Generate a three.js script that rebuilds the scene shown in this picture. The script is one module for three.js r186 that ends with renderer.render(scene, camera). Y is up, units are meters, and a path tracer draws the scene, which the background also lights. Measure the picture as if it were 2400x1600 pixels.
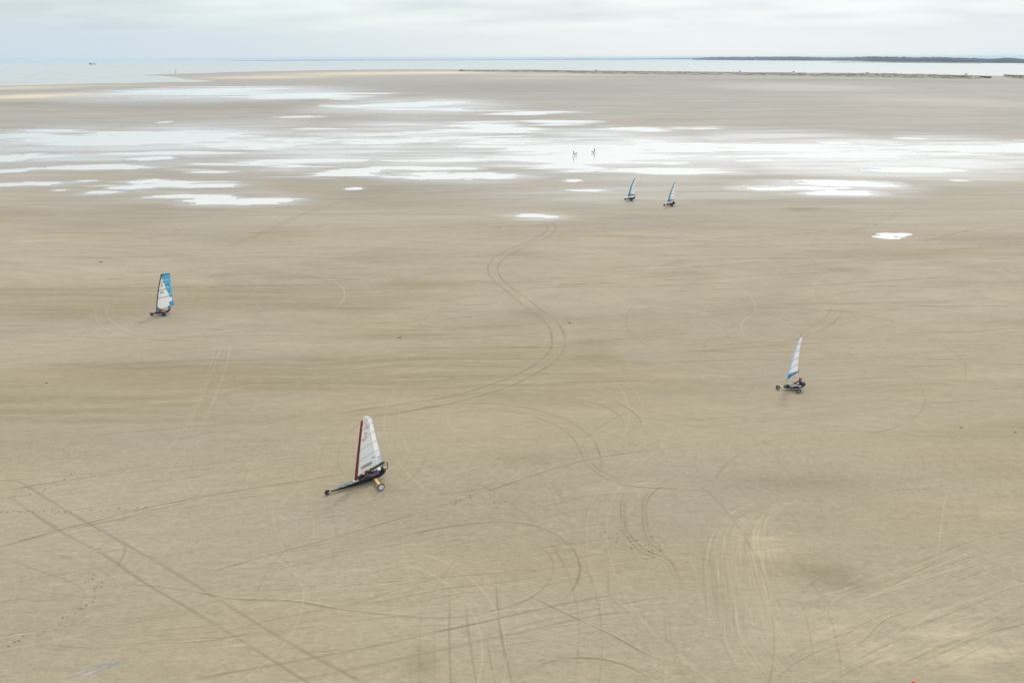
import * as THREE from 'three';
import { mergeGeometries, mergeVertices } from 'three/addons/utils/BufferGeometryUtils.js';
import { MarchingCubes } from 'three/addons/objects/MarchingCubes.js';
import { RoundedBoxGeometry } from 'three/addons/geometries/RoundedBoxGeometry.js';

// ---------------------------------------------------------------- camera, sky, sun, exposure
const scene = new THREE.Scene();
const renderer = new THREE.WebGLRenderer({ antialias: true });
renderer.toneMapping = THREE.LinearToneMapping;
renderer.toneMappingExposure = 1.25;
renderer.shadowMap.enabled = true;

const D2R = Math.PI / 180;
const CAM_H = 27.2, EARTH_R = 6.37e6;              // drone height, curvature of the flats and the sea
const FOV = 2 * Math.atan(0.5) / D2R;            // 24 mm lens
const camera = new THREE.PerspectiveCamera(FOV, 1.5, 0.5, 40000);
camera.position.set(0, CAM_H, 0);
camera.rotation.set(-22.58 * D2R, 0, -0.17 * D2R, 'YXZ');
camera.updateMatrixWorld(true);

const SUN_AZ = 32 * D2R, SUN_EL = 47 * D2R;      // azimuth to the right of the view direction (-z)
const sunDir = new THREE.Vector3(Math.sin(SUN_AZ) * Math.cos(SUN_EL), Math.sin(SUN_EL), -Math.cos(SUN_AZ) * Math.cos(SUN_EL));
const sun = new THREE.DirectionalLight(0xfff3e2, 1.5);
sun.name = 'sun_light';
sun.position.copy(sunDir).multiplyScalar(300);
sun.castShadow = true;
sun.shadow.radius = 20;
sun.shadow.mapSize.set(2048, 2048);
Object.assign(sun.shadow.camera, { left: -160, right: 160, top: 160, bottom: -160, near: 1, far: 900 });
scene.add(sun, sun.target);

// ---------------------------------------------------------------- noise
function rng(seed) { let s = seed >>> 0; return () => { s = (s + 0x6d2b79f5) | 0; let t = Math.imul(s ^ (s >>> 15), 1 | s); t = (t + Math.imul(t ^ (t >>> 7), 61 | t)) ^ t; return ((t ^ (t >>> 14)) >>> 0) / 4294967296; }; }
const rand = rng(2024);
const LAT = new Float32Array(65536);
{ const r = rng(77); for (let i = 0; i < 65536; i++) LAT[i] = r() * 2 - 1; }
function vn(x, y) {                               // value noise, -1..1, repeats after 256
  const xf = Math.floor(x), yf = Math.floor(y); let u = x - xf, v = y - yf;
  u = u * u * (3 - 2 * u); v = v * v * (3 - 2 * v);
  const x0 = xf & 255, x1 = (xf + 1) & 255, y0 = (yf & 255) << 8, y1 = ((yf + 1) & 255) << 8;
  const a = LAT[y0 + x0], b = LAT[y0 + x1], c = LAT[y1 + x0], d = LAT[y1 + x1];
  return a + (b - a) * u + (c - a) * v + (a - b - c + d) * u * v;
}
function fbm(x, y, n) { let s = 0, a = 0.5, t = 0; for (let i = 0; i < n; i++) { s += a * vn(x + i * 17.3, y + i * 9.7); t += a; a *= 0.5; x *= 2.03; y *= 2.03; } return s / t; }
const clamp = THREE.MathUtils.clamp, lerp = THREE.MathUtils.lerp, sstep = THREE.MathUtils.smoothstep;

// ---------------------------------------------------------------- sky: bright overcast with a glow added ahead, above the view, to whiten pools, veil of cloud thicker and darker towards the horizon
{
  const W = 2048, H = 1024, data = new Float32Array(W * H * 4);
  for (let r = 0; r < H; r++) {
    const el = ((r + 0.5) / H - 0.5) * Math.PI, ed = Math.max(0, el / D2R);
    for (let c = 0; c < W; c++) {
      const ro = ((c + 0.5) / W - 0.5) * 2 * Math.PI;
      const x = Math.cos(ro) * Math.cos(el), y = Math.sin(el), z = Math.sin(ro) * Math.cos(el);
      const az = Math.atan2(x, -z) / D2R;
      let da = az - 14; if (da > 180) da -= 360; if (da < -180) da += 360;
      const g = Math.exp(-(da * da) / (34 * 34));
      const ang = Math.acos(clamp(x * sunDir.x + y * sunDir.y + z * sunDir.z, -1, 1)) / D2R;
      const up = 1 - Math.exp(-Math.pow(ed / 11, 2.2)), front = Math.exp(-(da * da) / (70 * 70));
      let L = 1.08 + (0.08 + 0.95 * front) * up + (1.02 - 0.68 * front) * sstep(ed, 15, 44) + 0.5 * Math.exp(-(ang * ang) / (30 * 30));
      // thin streaks of cloud, flattened by perspective towards the horizon
      const k = 1 / (Math.max(y, 0) + 0.06), cx = x * k, cz = z * k;
      const cl = fbm(cx * 1.1 + 40, cz * 1.5 + 13, 6), cl2 = fbm(cx * 0.35 + 5, cz * 0.8 + 90, 4);
      const band = sstep(ed, 0.8, 3.2);
      L *= 1 + band * (0.13 * cl + 0.08 * cl2);
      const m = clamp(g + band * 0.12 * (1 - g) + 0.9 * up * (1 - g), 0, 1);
      const warm = band * clamp(0.5 + cl2, 0, 1) * 0.02;
      const o = (r * W + c) * 4;
      if (el <= 0) { data[o] = 0.56; data[o + 1] = 0.61; data[o + 2] = 0.63; data[o + 3] = 1; continue; }
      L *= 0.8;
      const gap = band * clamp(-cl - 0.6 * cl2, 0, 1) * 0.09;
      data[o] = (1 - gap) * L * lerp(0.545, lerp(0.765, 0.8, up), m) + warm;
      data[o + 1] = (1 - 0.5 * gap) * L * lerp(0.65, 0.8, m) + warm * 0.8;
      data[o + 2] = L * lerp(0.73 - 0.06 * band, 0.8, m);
      data[o + 3] = 1;
    }
  }
  const t = new THREE.DataTexture(data, W, H, THREE.RGBAFormat, THREE.FloatType);
  t.mapping = THREE.EquirectangularReflectionMapping;
  t.magFilter = t.minFilter = THREE.LinearFilter;
  t.needsUpdate = true;
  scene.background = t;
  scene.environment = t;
}
scene.fog = new THREE.FogExp2(new THREE.Color().setRGB(0.62, 0.81, 1.0), 0.00006);

// ---------------------------------------------------------------- places on the flats
const gy = (x, z) => -(x * x + z * z) / (2 * EARTH_R);
const half = Math.tan(FOV * D2R / 2);
// The point of the ground that a pixel of the 2400 x 1600 photograph was measured at.
function P(px, py) {
  const v = new THREE.Vector3((px / 1200 - 1) * half * 1.5, (1 - py / 800) * half, -1).normalize().applyQuaternion(camera.quaternion);
  const a = (v.x * v.x + v.z * v.z) / (2 * EARTH_R), b = v.y, disc = b * b - 4 * a * CAM_H;
  const t = disc > 0 ? (-b - Math.sqrt(disc)) / (2 * a) : -b / (2 * a);
  return new THREE.Vector3(v.x * t, CAM_H + v.y * t, v.z * t);
}
const onGround = (x, z, up = 0) => new THREE.Vector3(x, gy(x, z) + up, z);

// ---------------------------------------------------------------- naming, parts
const used = new Map();
function numbered(n) { const k = used.get(n) ?? 0; used.set(n, k + 1); return k ? n + '_' + String(k).padStart(3, '0') : n; }
function tag(o, label, category, group, kind) {
  o.userData.label = label; o.userData.category = category;
  if (group) o.userData.group = group;
  if (kind) o.userData.kind = kind;
  return o;
}
function thing(name, label, category, pos, turn = 0, group) {
  const o = new THREE.Group(); o.name = numbered(name); o.position.copy(pos); o.rotation.y = turn;
  scene.add(o); return tag(o, label, category, group);
}
function part(name, geo, m, parent) {
  const o = new THREE.Mesh(geo, m); o.name = name; o.castShadow = o.receiveShadow = true; parent.add(o); return o;
}
function solo(name, geo, m, label, category, group, kind) {
  const o = new THREE.Mesh(geo, m); o.name = numbered(name); o.castShadow = o.receiveShadow = true; scene.add(o);
  return tag(o, label, category, group, kind);
}
function merge(list) {
  const gs = list.map((g) => { let n = g.index ? g.toNonIndexed() : g.clone(); for (const k of Object.keys(n.attributes)) if (!['position', 'normal', 'uv'].includes(k)) n.deleteAttribute(k); if (!n.attributes.uv) n.setAttribute('uv', new THREE.BufferAttribute(new Float32Array(n.attributes.position.count * 2), 2)); return n; });
  return mergeGeometries(gs);
}
const V = (x, y, z) => new THREE.Vector3(x, y, z);
const A = (p) => V(p[0], p[1], p[2]);
function rod(a, b, r0, r1 = r0, seg = 10) {
  const d = b.clone().sub(a), g = new THREE.CylinderGeometry(r1, r0, d.length(), seg);
  g.translate(0, d.length() / 2, 0);
  g.applyQuaternion(new THREE.Quaternion().setFromUnitVectors(V(0, 1, 0), d.normalize()));
  return g.translate(a.x, a.y, a.z);
}
function tube(pts, r, n = 24, seg = 8) { return new THREE.TubeGeometry(new THREE.CatmullRomCurve3(pts.map((p) => (p.isVector3 ? p : A(p)))), n, r, seg, false); }
// Skin over rings of equal length, closed at both ends.
function loft(rings) {
  const n = rings[0].length, pos = [], idx = [];
  for (const r of rings) for (const p of r) pos.push(p.x, p.y, p.z);
  for (let i = 0; i < rings.length - 1; i++) for (let j = 0; j < n; j++) {
    const a = i * n + j, b = i * n + (j + 1) % n, c = a + n, d = b + n;
    idx.push(a, c, b, b, c, d);
  }
  for (const [i, f] of [[0, 1], [rings.length - 1, -1]]) {
    const m = rings[i].reduce((s, p) => s.add(p), V(0, 0, 0)).divideScalar(n), k = pos.length / 3;
    pos.push(m.x, m.y, m.z);
    for (let j = 0; j < n; j++) { const a = i * n + j, b = i * n + (j + 1) % n; if (f > 0) idx.push(k, a, b); else idx.push(k, b, a); }
  }
  const g = new THREE.BufferGeometry();
  g.setAttribute('position', new THREE.Float32BufferAttribute(pos, 3));
  g.setIndex(idx); g.computeVertexNormals();
  return g;
}
const mat = (r, g, b, rough = 0.6, more = {}) => new THREE.MeshPhysicalMaterial({ color: new THREE.Color().setRGB(r, g, b), roughness: rough, side: THREE.DoubleSide, ...more });

// ---------------------------------------------------------------- the sand: patches, puddles, coast (all in metres; d is the distance ahead of the camera)
// An ellipse lying on the ground, measured in the photograph: centre and half sizes.
function patch(px, py, rx, ry, w = 1) {
  const c = P(px, py), e = P(px + rx, py), n = P(px, py + ry), f = P(px, py - ry);
  return { x: c.x, d: -c.z, ax: Math.abs(e.x - c.x), an: Math.abs(-n.z + c.z), af: Math.abs(-f.z + c.z), w };
}
function reach(e, x, d) { const dx = (x - e.x) / e.ax, dd = d > e.d ? (d - e.d) / e.af : (e.d - d) / e.an; return Math.sqrt(dx * dx + dd * dd); }
const patches = (list) => list.map((a) => patch(...a));

const WET = patches([
  [300, 326, 400, 26, 1.5], [60, 316, 220, 14, 1.1], [560, 342, 280, 18, 1.1], [30, 372, 170, 16, 1.0], [220, 390, 190, 9, 1.05], [400, 356, 360, 12, 0.8],
  [640, 384, 280, 26, 0.8], [760, 408, 170, 14, 0.9], [480, 402, 130, 12, 0.85], [1000, 395, 240, 16, 0.75], [680, 330, 240, 20, 0.8], [900, 335, 260, 30, 0.75], [1150, 302, 300, 22, 1.0], [1180, 330, 330, 26, 0.95],
  [1080, 372, 240, 20, 0.7], [1400, 362, 330, 44, 1.35], [1330, 380, 200, 30, 1.2], [1600, 345, 330, 26, 1.1], [1550, 403, 190, 13, 1.05], [1860, 350, 380, 24, 1.25], [2000, 362, 330, 22, 1.1],
  [2260, 350, 330, 20, 1.05], [2480, 340, 240, 18, 1.1], [1650, 300, 170, 12, 0.72], [1480, 300, 150, 12, 0.7], [1760, 376, 240, 20, 0.85], [2150, 398, 130, 8, 0.9],
  [1950, 440, 220, 17, 0.62], [380, 437, 260, 14, 0.5], [-150, 330, 260, 30, 0.9], [2080, 332, 160, 8, 0.6],
  [440, 216, 330, 17, 1.35], [720, 224, 240, 14, 1.2], [960, 243, 210, 14, 1.3], [1080, 256, 220, 9, 0.85], [1240, 264, 170, 6, 0.7], [800, 232, 140, 8, 0.7], [720, 300, 150, 9, 0.6], [700, 274, 90, 5, 0.75], [380, 290, 40, 6, 0.5],
  [300, 222, 200, 10, 0.8], [960, 292, 160, 9, 0.66], [1300, 290, 160, 10, 0.8],
]);
const SHEEN = patches([
  [300, 345, 520, 75, 1], [900, 350, 520, 90, 1], [1450, 365, 520, 80, 1.2], [2000, 370, 560, 80, 1.1], [2400, 360, 320, 60, 1], [500, 222, 420, 26, 0.9], [960, 250, 330, 28, 0.9], [1950, 440, 300, 34, 0.7], [480, 462, 260, 24, 0.45],
  [1258, 507, 110, 14, 0.6], [2095, 552, 110, 18, 0.4], [1080, 414, 260, 22, 0.8], [-150, 350, 300, 70, 1], [1500, 455, 500, 34, 0.35], [1880, 205, 300, 14, 0.25],
]);
const PALE = patches([
  [60, 226, 190, 11, 1], [40, 206, 180, 6, 0.8], [250, 200, 200, 4, 0.35], [620, 181, 240, 6, 0.9], [850, 172, 260, 6, 1], [1060, 170, 180, 4, 1], [1300, 175, 260, 4, 0.6], [2150, 232, 300, 14, 0.5], [2350, 245, 260, 14, 0.5], [1240, 183, 300, 4, 0.4],
]);
const DARK = patches([
  [1200, 207, 420, 18, 0.5], [500, 250, 600, 14, 0.35], [60, 243, 160, 6, 0.5], [1240, 735, 70, 17, 0.55], [1390, 803, 90, 14, 0.5], [1395, 836, 90, 11, 0.5], [960, 668, 220, 14, 0.35], [1220, 594, 80, 9, 0.5], [1975, 632, 70, 9, 0.6], [1620, 640, 70, 7, 0.5],
  [250, 740, 260, 30, 0.3], [860, 605, 120, 14, 0.35], [950, 476, 240, 8, 0.4], [1700, 470, 240, 12, 0.35], [1250, 1075, 140, 22, 0.35], [1900, 1130, 260, 50, 0.3], [1920, 1340, 130, 34, 0.6], [1990, 1370, 90, 30, 0.4], [990, 1555, 60, 40, 0.5], [1830, 1130, 260, 20, 0.25], [300, 860, 260, 20, 0.25],
  [1500, 1700, 300, 80, 0.3], [1690, 1380, 60, 120, 0.25], [1880, 490, 70, 6, 0.7], [1900, 187, 500, 4, 0.7], [1500, 180, 300, 3, 0.5], [2250, 192, 300, 5, 0.5], [560, 560, 160, 20, 0.3], [900, 790, 260, 10, 0.3],
]);
const LIGHT = patches([
  [2250, 1520, 330, 110, 0.9], [1780, 1270, 110, 70, 0.75], [1960, 1480, 160, 60, 0.55], [2320, 1200, 260, 60, 0.35], [1480, 1140, 190, 22, 0.4], [1750, 960, 300, 26, 0.2], [700, 810, 260, 16, 0.35], [1230, 700, 22, 7, 0.8], [1480, 545, 130, 9, 0.5], [2300, 700, 260, 30, 0.2], [1600, 572, 90, 7, 0.6], [960, 760, 200, 14, 0.35],
  [100, 560, 260, 40, 0.25], [1000, 868, 200, 20, 0.2], [2330, 880, 200, 30, 0.25],
]);
const POOLS = [
  ['jagged white puddle alone on the brown sand beyond the sail numbered D 28', [[430, 461, 72, 5], [500, 465, 52, 8], [560, 474, 118, 8], [640, 471, 58, 8], [470, 470, 50, 4]]],
  ['small white puddle at the upper end of the winding tyre tracks', [[1250, 506, 34, 5], [1284, 509, 22, 3]]],
  ['small white puddle alone on the sand right of the far pair', [[2095, 551, 36, 6], [2068, 556, 20, 4], [2118, 549, 20, 4], [2085, 557, 24, 4]]],
  ['flat shallow puddle in the lower right of the wet flats', [[1850, 441, 112, 6], [1960, 430, 120, 8], [1975, 452, 92, 6], [2060, 435, 60, 4]]],
  ['long thin puddle along the lower edge of the wet flats', [[1080, 413, 150, 8], [1000, 416, 120, 5], [1160, 416, 60, 5]]],
  ['slim puddle at the left edge of the picture', [[70, 431, 84, 5], [0, 434, 50, 4]]],
  ['slim lens-shaped puddle right of centre below the white flats', [[2150, 399, 116, 7]]],
  ['thin sliver of water left of the farther land yachts', [[1385, 446, 56, 3]]],
  ['tiny round puddle by the lower edge of the flats', [[828, 442, 17, 3]]],
];
for (const p of POOLS) p[1] = patches(p[1]);
const MINOR = patches([[235, 451, 46, 4], [140, 446, 18, 2], [205, 424, 22, 2], [350, 425, 46, 5], [390, 434, 70, 4], [310, 440, 44, 4], [480, 435, 70, 5], [1345, 423, 20, 3], [360, 372, 50, 6], [830, 402, 70, 7], [220, 393, 150, 5], [25, 371, 50, 12], [20, 400, 46, 5], [2250, 423, 24, 2], [385, 286, 14, 2], [2140, 325, 40, 2.5], [1960, 335, 40, 3], [1100, 420, 22, 2]]);

function envelope(list, x, d, grow = 1) { let m = 0; for (const e of list) { const q = reach(e, x, d) / grow; if (q < 1) m = Math.max(m, e.w * (1 - q)); } return m; }
function softsum(list, x, d) { let m = 0; for (const e of list) { const q = reach(e, x, d); if (q < 1.6) m += e.w * Math.exp(-q * q * 2.2); } return m; }
function waterField(x, d) {
  const env = envelope(WET, x, d);
  if (env <= 0) return minorField(x, d);
  const far = clamp((d - 260) / 300, 0, 1);
  const n = 0.7 * fbm(x / lerp(26, 100, far) + 3.1, d / lerp(4.6, 13, far) + 7.7, 4) + 0.55 * fbm(x / lerp(80, 240, far), d / lerp(8, 22, far), 3) + 0.62 * fbm(x / lerp(15, 50, far) + 60, d / lerp(2.2, 6.5, far) + 9, 4);
  return Math.max(Math.min(env * 3, env * 0.95 + 0.82 * n - 0.5), minorField(x, d));
}
function shapeField(list, x, d) {
  let m = -1; for (const e of list) { const q = reach(e, x, d); if (q < 2) m = Math.max(m, 1 - q); }
  return m > -1 ? m + 0.5 * fbm(x / 7 + 9, d / 2 + 2, 3) + 0.35 * fbm(x / 2.6 + 5, d / 0.8, 3) - 0.06 : -1;
}
const poolField = (list, x, d) => { let m = -1; for (const e of list) { const q = reach(e, x, d); if (q < 2) m = Math.max(m, 1 - q); } return m > -1 ? m + 0.35 * fbm(x / 7 + 9, d / 2 + 2, 3) : -1; };
const ALLPOOLS = [...POOLS.flatMap((p) => p[1]), ...MINOR];
const minorField = (x, d) => shapeField(MINOR, x, d);

// coast of the sandbank, measured from the left edge round the spit to the right edge
const COAST = [[-420, 211], [-150, 204.5], [0, 200], [130, 196.5], [240, 194], [300, 194.5], [350, 192], [440, 191.2], [500, 190], [470, 188], [420, 184.5], [410, 181], [375, 177.5], [335, 175.2], [400, 172.6], [480, 171], [520, 169], [600, 167], [700, 165], [850, 162.6], [1000, 161.8], [1100, 162.6], [1300, 163.8], [1450, 165], [1600, 166.4], [1800, 169.4], [2000, 172.6], [2265, 175.8], [2350, 177], [2600, 183], [2900, 189]].map((p) => { const q = P(...p); return [q.x, -q.z]; });
COAST.push([3500, -400], [-3500, -400]);
function inland(x, d) {                            // signed distance from the coast, positive on land
  let best = 1e9, inside = false;
  for (let i = 0, j = COAST.length - 1; i < COAST.length; j = i++) {
    const [ax, ad] = COAST[j], [bx, bd] = COAST[i], ex = bx - ax, ed = bd - ad;
    const t = clamp(((x - ax) * ex + (d - ad) * ed) / (ex * ex + ed * ed), 0, 1), hx = x - ax - ex * t, hd = d - ad - ed * t;
    best = Math.min(best, hx * hx + hd * hd);
    if ((ad > d) !== (bd > d) && x < (bx - ax) * (d - ad) / (bd - ad) + ax) inside = !inside;
  }
  return Math.sqrt(best) * (inside ? 1 : -1);
}
const shoreHeight = (x, d) => { const s = inland(x, d) + 10 * fbm(x / 60, d / 60, 2); return -0.35 + clamp(s * 0.015, -2.4, 0.35); };

// tracks: [kind, width in m, strength, points of the photograph]; kind t = pressed dark tyre mark, p = pale scratch, w = wide soft mark
const T = (kind, width, strength, ...xy) => ({ kind, width, strength, pts: xy });
const TRACKS = [
  T('w', 0.17, 0.62, 7, 1153, 71, 1199, 160, 1256, 238, 1297, 343, 1369, 425, 1416, 544, 1488, 656, 1559, 730, 1605, 800, 1650),
  T('w', 0.17, 0.62, 24, 1120, 65, 1141, 136, 1185, 194, 1219, 262, 1258, 357, 1311, 435, 1358, 530, 1416, 646, 1488, 748, 1546, 800, 1573, 860, 1605, 950, 1660),
  T('t', 0.07, 0.6, -60, 1130, 0, 1126, 170, 1113, 340, 1101, 544, 1077),
  T('t', 0.08, 0.85, -60, 1160, 0, 1151, 170, 1122, 340, 1103, 480, 1088, 620, 1075),
  T('t', 0.07, 0.5, 0, 1228, 184, 1193, 480, 1160, 800, 1110, 900, 1095),
  T('t', 0.09, 1, -60, 1296, 0, 1281, 143, 1240, 204, 1226, 340, 1190, 544, 1152, 800, 1112),
  T('t', 0.07, 0.8, 0, 1284, 143, 1245, 250, 1222, 380, 1190, 480, 1168),
  T('t', 0.06, 0.6, -50, 1262, 0, 1256, 170, 1236, 480, 1180, 800, 1134),
  T('t', 0.06, 0.45, 0, 1247, 200, 1228, 420, 1200, 640, 1166),
  T('t', 0.06, 0.4, 100, 1262, 300, 1225, 470, 1200, 640, 1178),
  T('t', 0.09, 0.75, 452, 1355, 544, 1325, 800, 1254, 1018, 1190, 1140, 1151, 1276, 1105, 1370, 1078, 1480, 1060, 1640, 1042),
  T('t', 0.06, 0.45, 430, 1380, 620, 1340, 800, 1300, 960, 1270, 1100, 1240),
  T('t', 0.06, 0.4, 470, 1345, 640, 1322, 800, 1293, 980, 1250, 1140, 1210),
  T('t', 0.06, 0.4, 82, 1282, 180, 1314, 245, 1341, 272, 1369, 262, 1389, 218, 1426, 116, 1495),
  T('t', 0.06, 0.45, -40, 1296, 0, 1307, 102, 1341, 177, 1369, 197, 1389, 184, 1413, 102, 1457, 0, 1495, -60, 1515),
  T('t', 0.06, 0.35, 10, 1360, 88, 1384, 240, 1402),
  T('t', 0.07, 0.4, 85, 1275, 218, 1280, 340, 1301, 425, 1326, 544, 1336, 680, 1321, 800, 1297),
  T('t', 0.08, 0.6, 272, 1365, 432, 1382, 544, 1403, 680, 1408, 800, 1428, 987, 1447, 1055, 1447, 1140, 1435, 1246, 1399, 1286, 1362, 1298, 1324, 1286, 1297, 1246, 1268),
  T('t', 0.09, 0.85, 902, 1262, 1038, 1236, 1140, 1224, 1208, 1224, 1276, 1239, 1331, 1273, 1358, 1318, 1358, 1345, 1337, 1389, 1297, 1423),
  T('w', 0.13, 0.65, 380, 1612, 452, 1593, 800, 1529, 1089, 1467, 1297, 1420, 1460, 1389),
  T('w', 0.13, 0.65, 640, 1605, 800, 1573, 1055, 1518, 1174, 1491, 1412, 1440, 1494, 1432),
  T('w', 0.11, 0.5, 1055, 1352, 1053, 1440, 1053, 1525, 1057, 1600, 1062, 1660),
  T('w', 0.12, 0.6, 1089, 1382, 1096, 1471, 1106, 1535, 1116, 1600, 1128, 1660),
  T('w', 0.09, 0.5, 1135, 1460, 1144, 1518, 1160, 1600, 1176, 1660),
  T('w', 0.13, 0.68, 1160, 1338, 1167, 1426, 1172, 1471, 1184, 1535, 1201, 1600, 1220, 1660),
  T('w', 0.1, 0.35, 990, 1389, 985, 1460, 982, 1570, 982, 1640), T('w', 0.09, 0.35, 1021, 1447, 1018, 1530, 1018, 1640),
  T('t', 0.08, 0.6, 1143, 1352, 1246, 1399, 1303, 1426, 1361, 1454, 1446, 1494, 1514, 1532, 1582, 1556),
  T('t', 0.08, 0.6, 1190, 1625, 1208, 1596, 1252, 1566, 1310, 1545, 1378, 1542, 1446, 1552, 1514, 1583, 1560, 1625),
  T('t', 0.07, 0.55, 1320, 1600, 1380, 1592, 1440, 1598, 1480, 1620),
  T('t', 0.1, 0.7, 1477, 1134, 1460, 1161, 1455, 1195, 1461, 1239, 1477, 1267, 1507, 1294, 1562, 1318, 1576, 1345, 1596, 1372),
  T('t', 0.1, 0.7, 1487, 1132, 1469, 1161, 1463, 1195, 1469, 1239, 1486, 1264, 1516, 1290, 1570, 1312, 1586, 1342, 1604, 1368),
  T('t', 0.1, 0.65, 1582, 1114, 1531, 1144, 1509, 1168, 1506, 1195, 1509, 1236, 1518, 1263, 1558, 1301, 1600, 1340),
  T('t', 0.1, 0.65, 1590, 1118, 1540, 1146, 1518, 1170, 1514, 1195, 1518, 1236, 1527, 1261, 1568, 1297),
  T('t', 0.08, 0.4, 1419, 1297, 1426, 1355, 1429, 1396, 1467, 1430, 1490, 1461, 1511, 1501, 1524, 1539),
  T('t', 0.09, 0.45, 1562, 1413, 1558, 1467, 1565, 1501, 1582, 1546, 1600, 1576, 1625, 1610), T('t', 0.09, 0.4, 1572, 1413, 1568, 1467, 1575, 1501, 1592, 1546, 1615, 1590),
  T('t', 0.06, 0.4, 1526, 1184, 1560, 1210, 1600, 1245),
  // the winding double track in the middle
  T('t', 0.17, 1, 1267, 517, 1277.5, 523, 1282.6, 531, 1281.6, 539, 1276.5, 544, 1261, 555.5, 1228.6, 570, 1209, 578, 1184, 588, 1161, 601, 1149, 614, 1143.4, 627, 1147, 644, 1167, 667, 1191, 684.5, 1218, 708, 1252, 732, 1276, 752.5, 1290, 773, 1293, 795, 1290, 819, 1273, 839, 1225, 870, 1140, 904, 1021, 935, 900, 952, 740, 975),
  T('t', 0.17, 1, 1288, 517, 1298, 525, 1302.5, 534, 1298, 543, 1288, 552.4, 1261, 566, 1235, 577, 1212, 587, 1192, 597, 1177.5, 608.6, 1168, 621, 1167, 631, 1172, 647, 1191, 667, 1218, 688, 1246, 708, 1273, 729, 1293, 742, 1314, 766, 1325, 795, 1320, 819, 1303, 843, 1269, 867, 1208, 899, 1123, 928, 1021, 952, 880, 975),
  T('t', 0.09, 0.95, 640, 1040, 800, 994, 902, 969, 1004, 952, 1106, 944, 1191, 948, 1276, 965, 1344, 992, 1385, 1023, 1402, 1054, 1409, 1084, 1404, 1110),
  T('t', 0.09, 0.75, 1038, 969, 1140, 960, 1225, 969, 1293, 992, 1337, 1020, 1361, 1057, 1371, 1081, 1399, 1108, 1439, 1129, 1480, 1139, 1600, 1146, 1700, 1155),
  T('t', 0.09, 0.6, 1352, 1020, 1370, 1050, 1380, 1078, 1410, 1104, 1446, 1122, 1490, 1133),
  T('t', 0.08, 0.8, 1021, 935, 1140, 918, 1242, 914, 1344, 921, 1429, 938, 1480, 962, 1501, 986, 1506, 1010),
  T('t', 0.08, 0.65, 1106, 935, 1208, 928, 1310, 931, 1395, 945, 1446, 969, 1461, 992, 1453, 1013),
  T('t', 0.08, 0.55, 1358, 1040, 1378, 1020, 1429, 986, 1480, 964, 1560, 950), T('t', 0.08, 0.65, 1314, 1100, 1298, 1122, 1300, 1145, 1320, 1169, 1341, 1186), T('t', 0.08, 0.5, 1322, 1100, 1306, 1122, 1308, 1145, 1328, 1167),
  T('t', 0.06, 0.55, 800, 841, 1004, 819, 1174, 797, 1260, 790), T('t', 0.06, 0.55, 868, 846, 1140, 826, 1344, 824, 1600, 822, 1804, 826, 1940, 826, 2042, 831),
  T('t', 0.07, 0.7, 1310, 749, 1446, 741, 1600, 736, 1719, 725, 1804, 721, 1906, 724, 2008, 736, 2110, 756, 2195, 783, 2253, 809, 2287, 836),
  T('t', 0.07, 0.5, 1906, 731, 2008, 744, 2093, 765, 2178, 792, 2239, 826, 2263, 856, 2262, 890), T('t', 0.07, 0.55, 1702, 727, 1787, 734, 1845, 751, 1882, 773), T('t', 0.07, 0.5, 1753, 729, 1838, 741, 1889, 756, 1913, 775),
  T('t', 0.07, 0.65, 1957, 765, 2042, 739, 2144, 714, 2246, 703, 2331, 703, 2400, 720, 2480, 745), T('t', 0.06, 0.5, 2160, 713, 2280, 706, 2400, 712, 2500, 728),
  T('t', 0.06, 0.5, 1971, 850, 2144, 831), T('t', 0.06, 0.6, 1906, 875, 2076, 863, 2280, 853, 2400, 855, 2500, 860), T('t', 0.06, 0.65, 1600, 1003, 1838, 982, 2093, 953, 2212, 943, 2400, 931, 2480, 926),
  T('t', 0.06, 0.5, 1560, 990, 1760, 972, 1960, 950, 2100, 935), T('t', 0.07, 0.3, 1838, 1032, 1906, 1006, 2008, 999, 2076, 1020, 2150, 1060, 2168, 1100, 2150, 1140), T('t', 0.08, 0.5, 1661, 1156, 1682, 1112, 1719, 1074, 1770, 1044, 1835, 1026, 1900, 1000),
  T('t', 0.07, 0.55, 1822, 1040, 1818, 1061, 1824, 1078, 1845, 1101, 1875, 1118), T('t', 0.07, 0.4, 1830, 1040, 1828, 1061, 1836, 1080, 1856, 1098), T('t', 0.07, 0.35, 1888, 1040, 1892, 1075, 1896, 1110), T('t', 0.06, 0.4, 1600, 923, 1700, 918, 1818, 914),
  T('t', 0.07, 0.6, 1818, 630, 1940, 616, 2076, 609, 2246, 615, 2348, 630, 2400, 654, 2420, 680), T('t', 0.06, 0.4, 1860, 628, 1980, 612), T('t', 0.07, 0.65, 1840, 705, 1906, 698, 2008, 683, 2110, 679, 2246, 690, 2400, 712), T('t', 0.06, 0.5, 2050, 688, 2200, 678, 2300, 674, 2420, 680),
  T('t', 0.1, 0.7, 1560, 602, 1600, 599, 1740, 597, 1872, 594), T('t', 0.07, 0.5, 1600, 606, 1700, 603, 1890, 603), T('t', 0.07, 0.6, 1500, 720, 1600, 715, 1736, 710), T('t', 0.1, 0.5, 1967, 552, 2042, 525, 2110, 497), T('t', 0.1, 0.45, 1975, 555, 2050, 528, 2125, 497), T('t', 0.1, 0.6, 2151, 570, 2246, 545, 2318, 528),
  T('t', 0.16, 0.8, 1838, 490, 1880, 483, 1950, 486, 2018, 496), T('t', 0.14, 0.7, 1842, 494, 1890, 487, 1960, 491, 2000, 497), T('t', 0.12, 0.6, 1845, 498, 1900, 490, 1970, 494),
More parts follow.
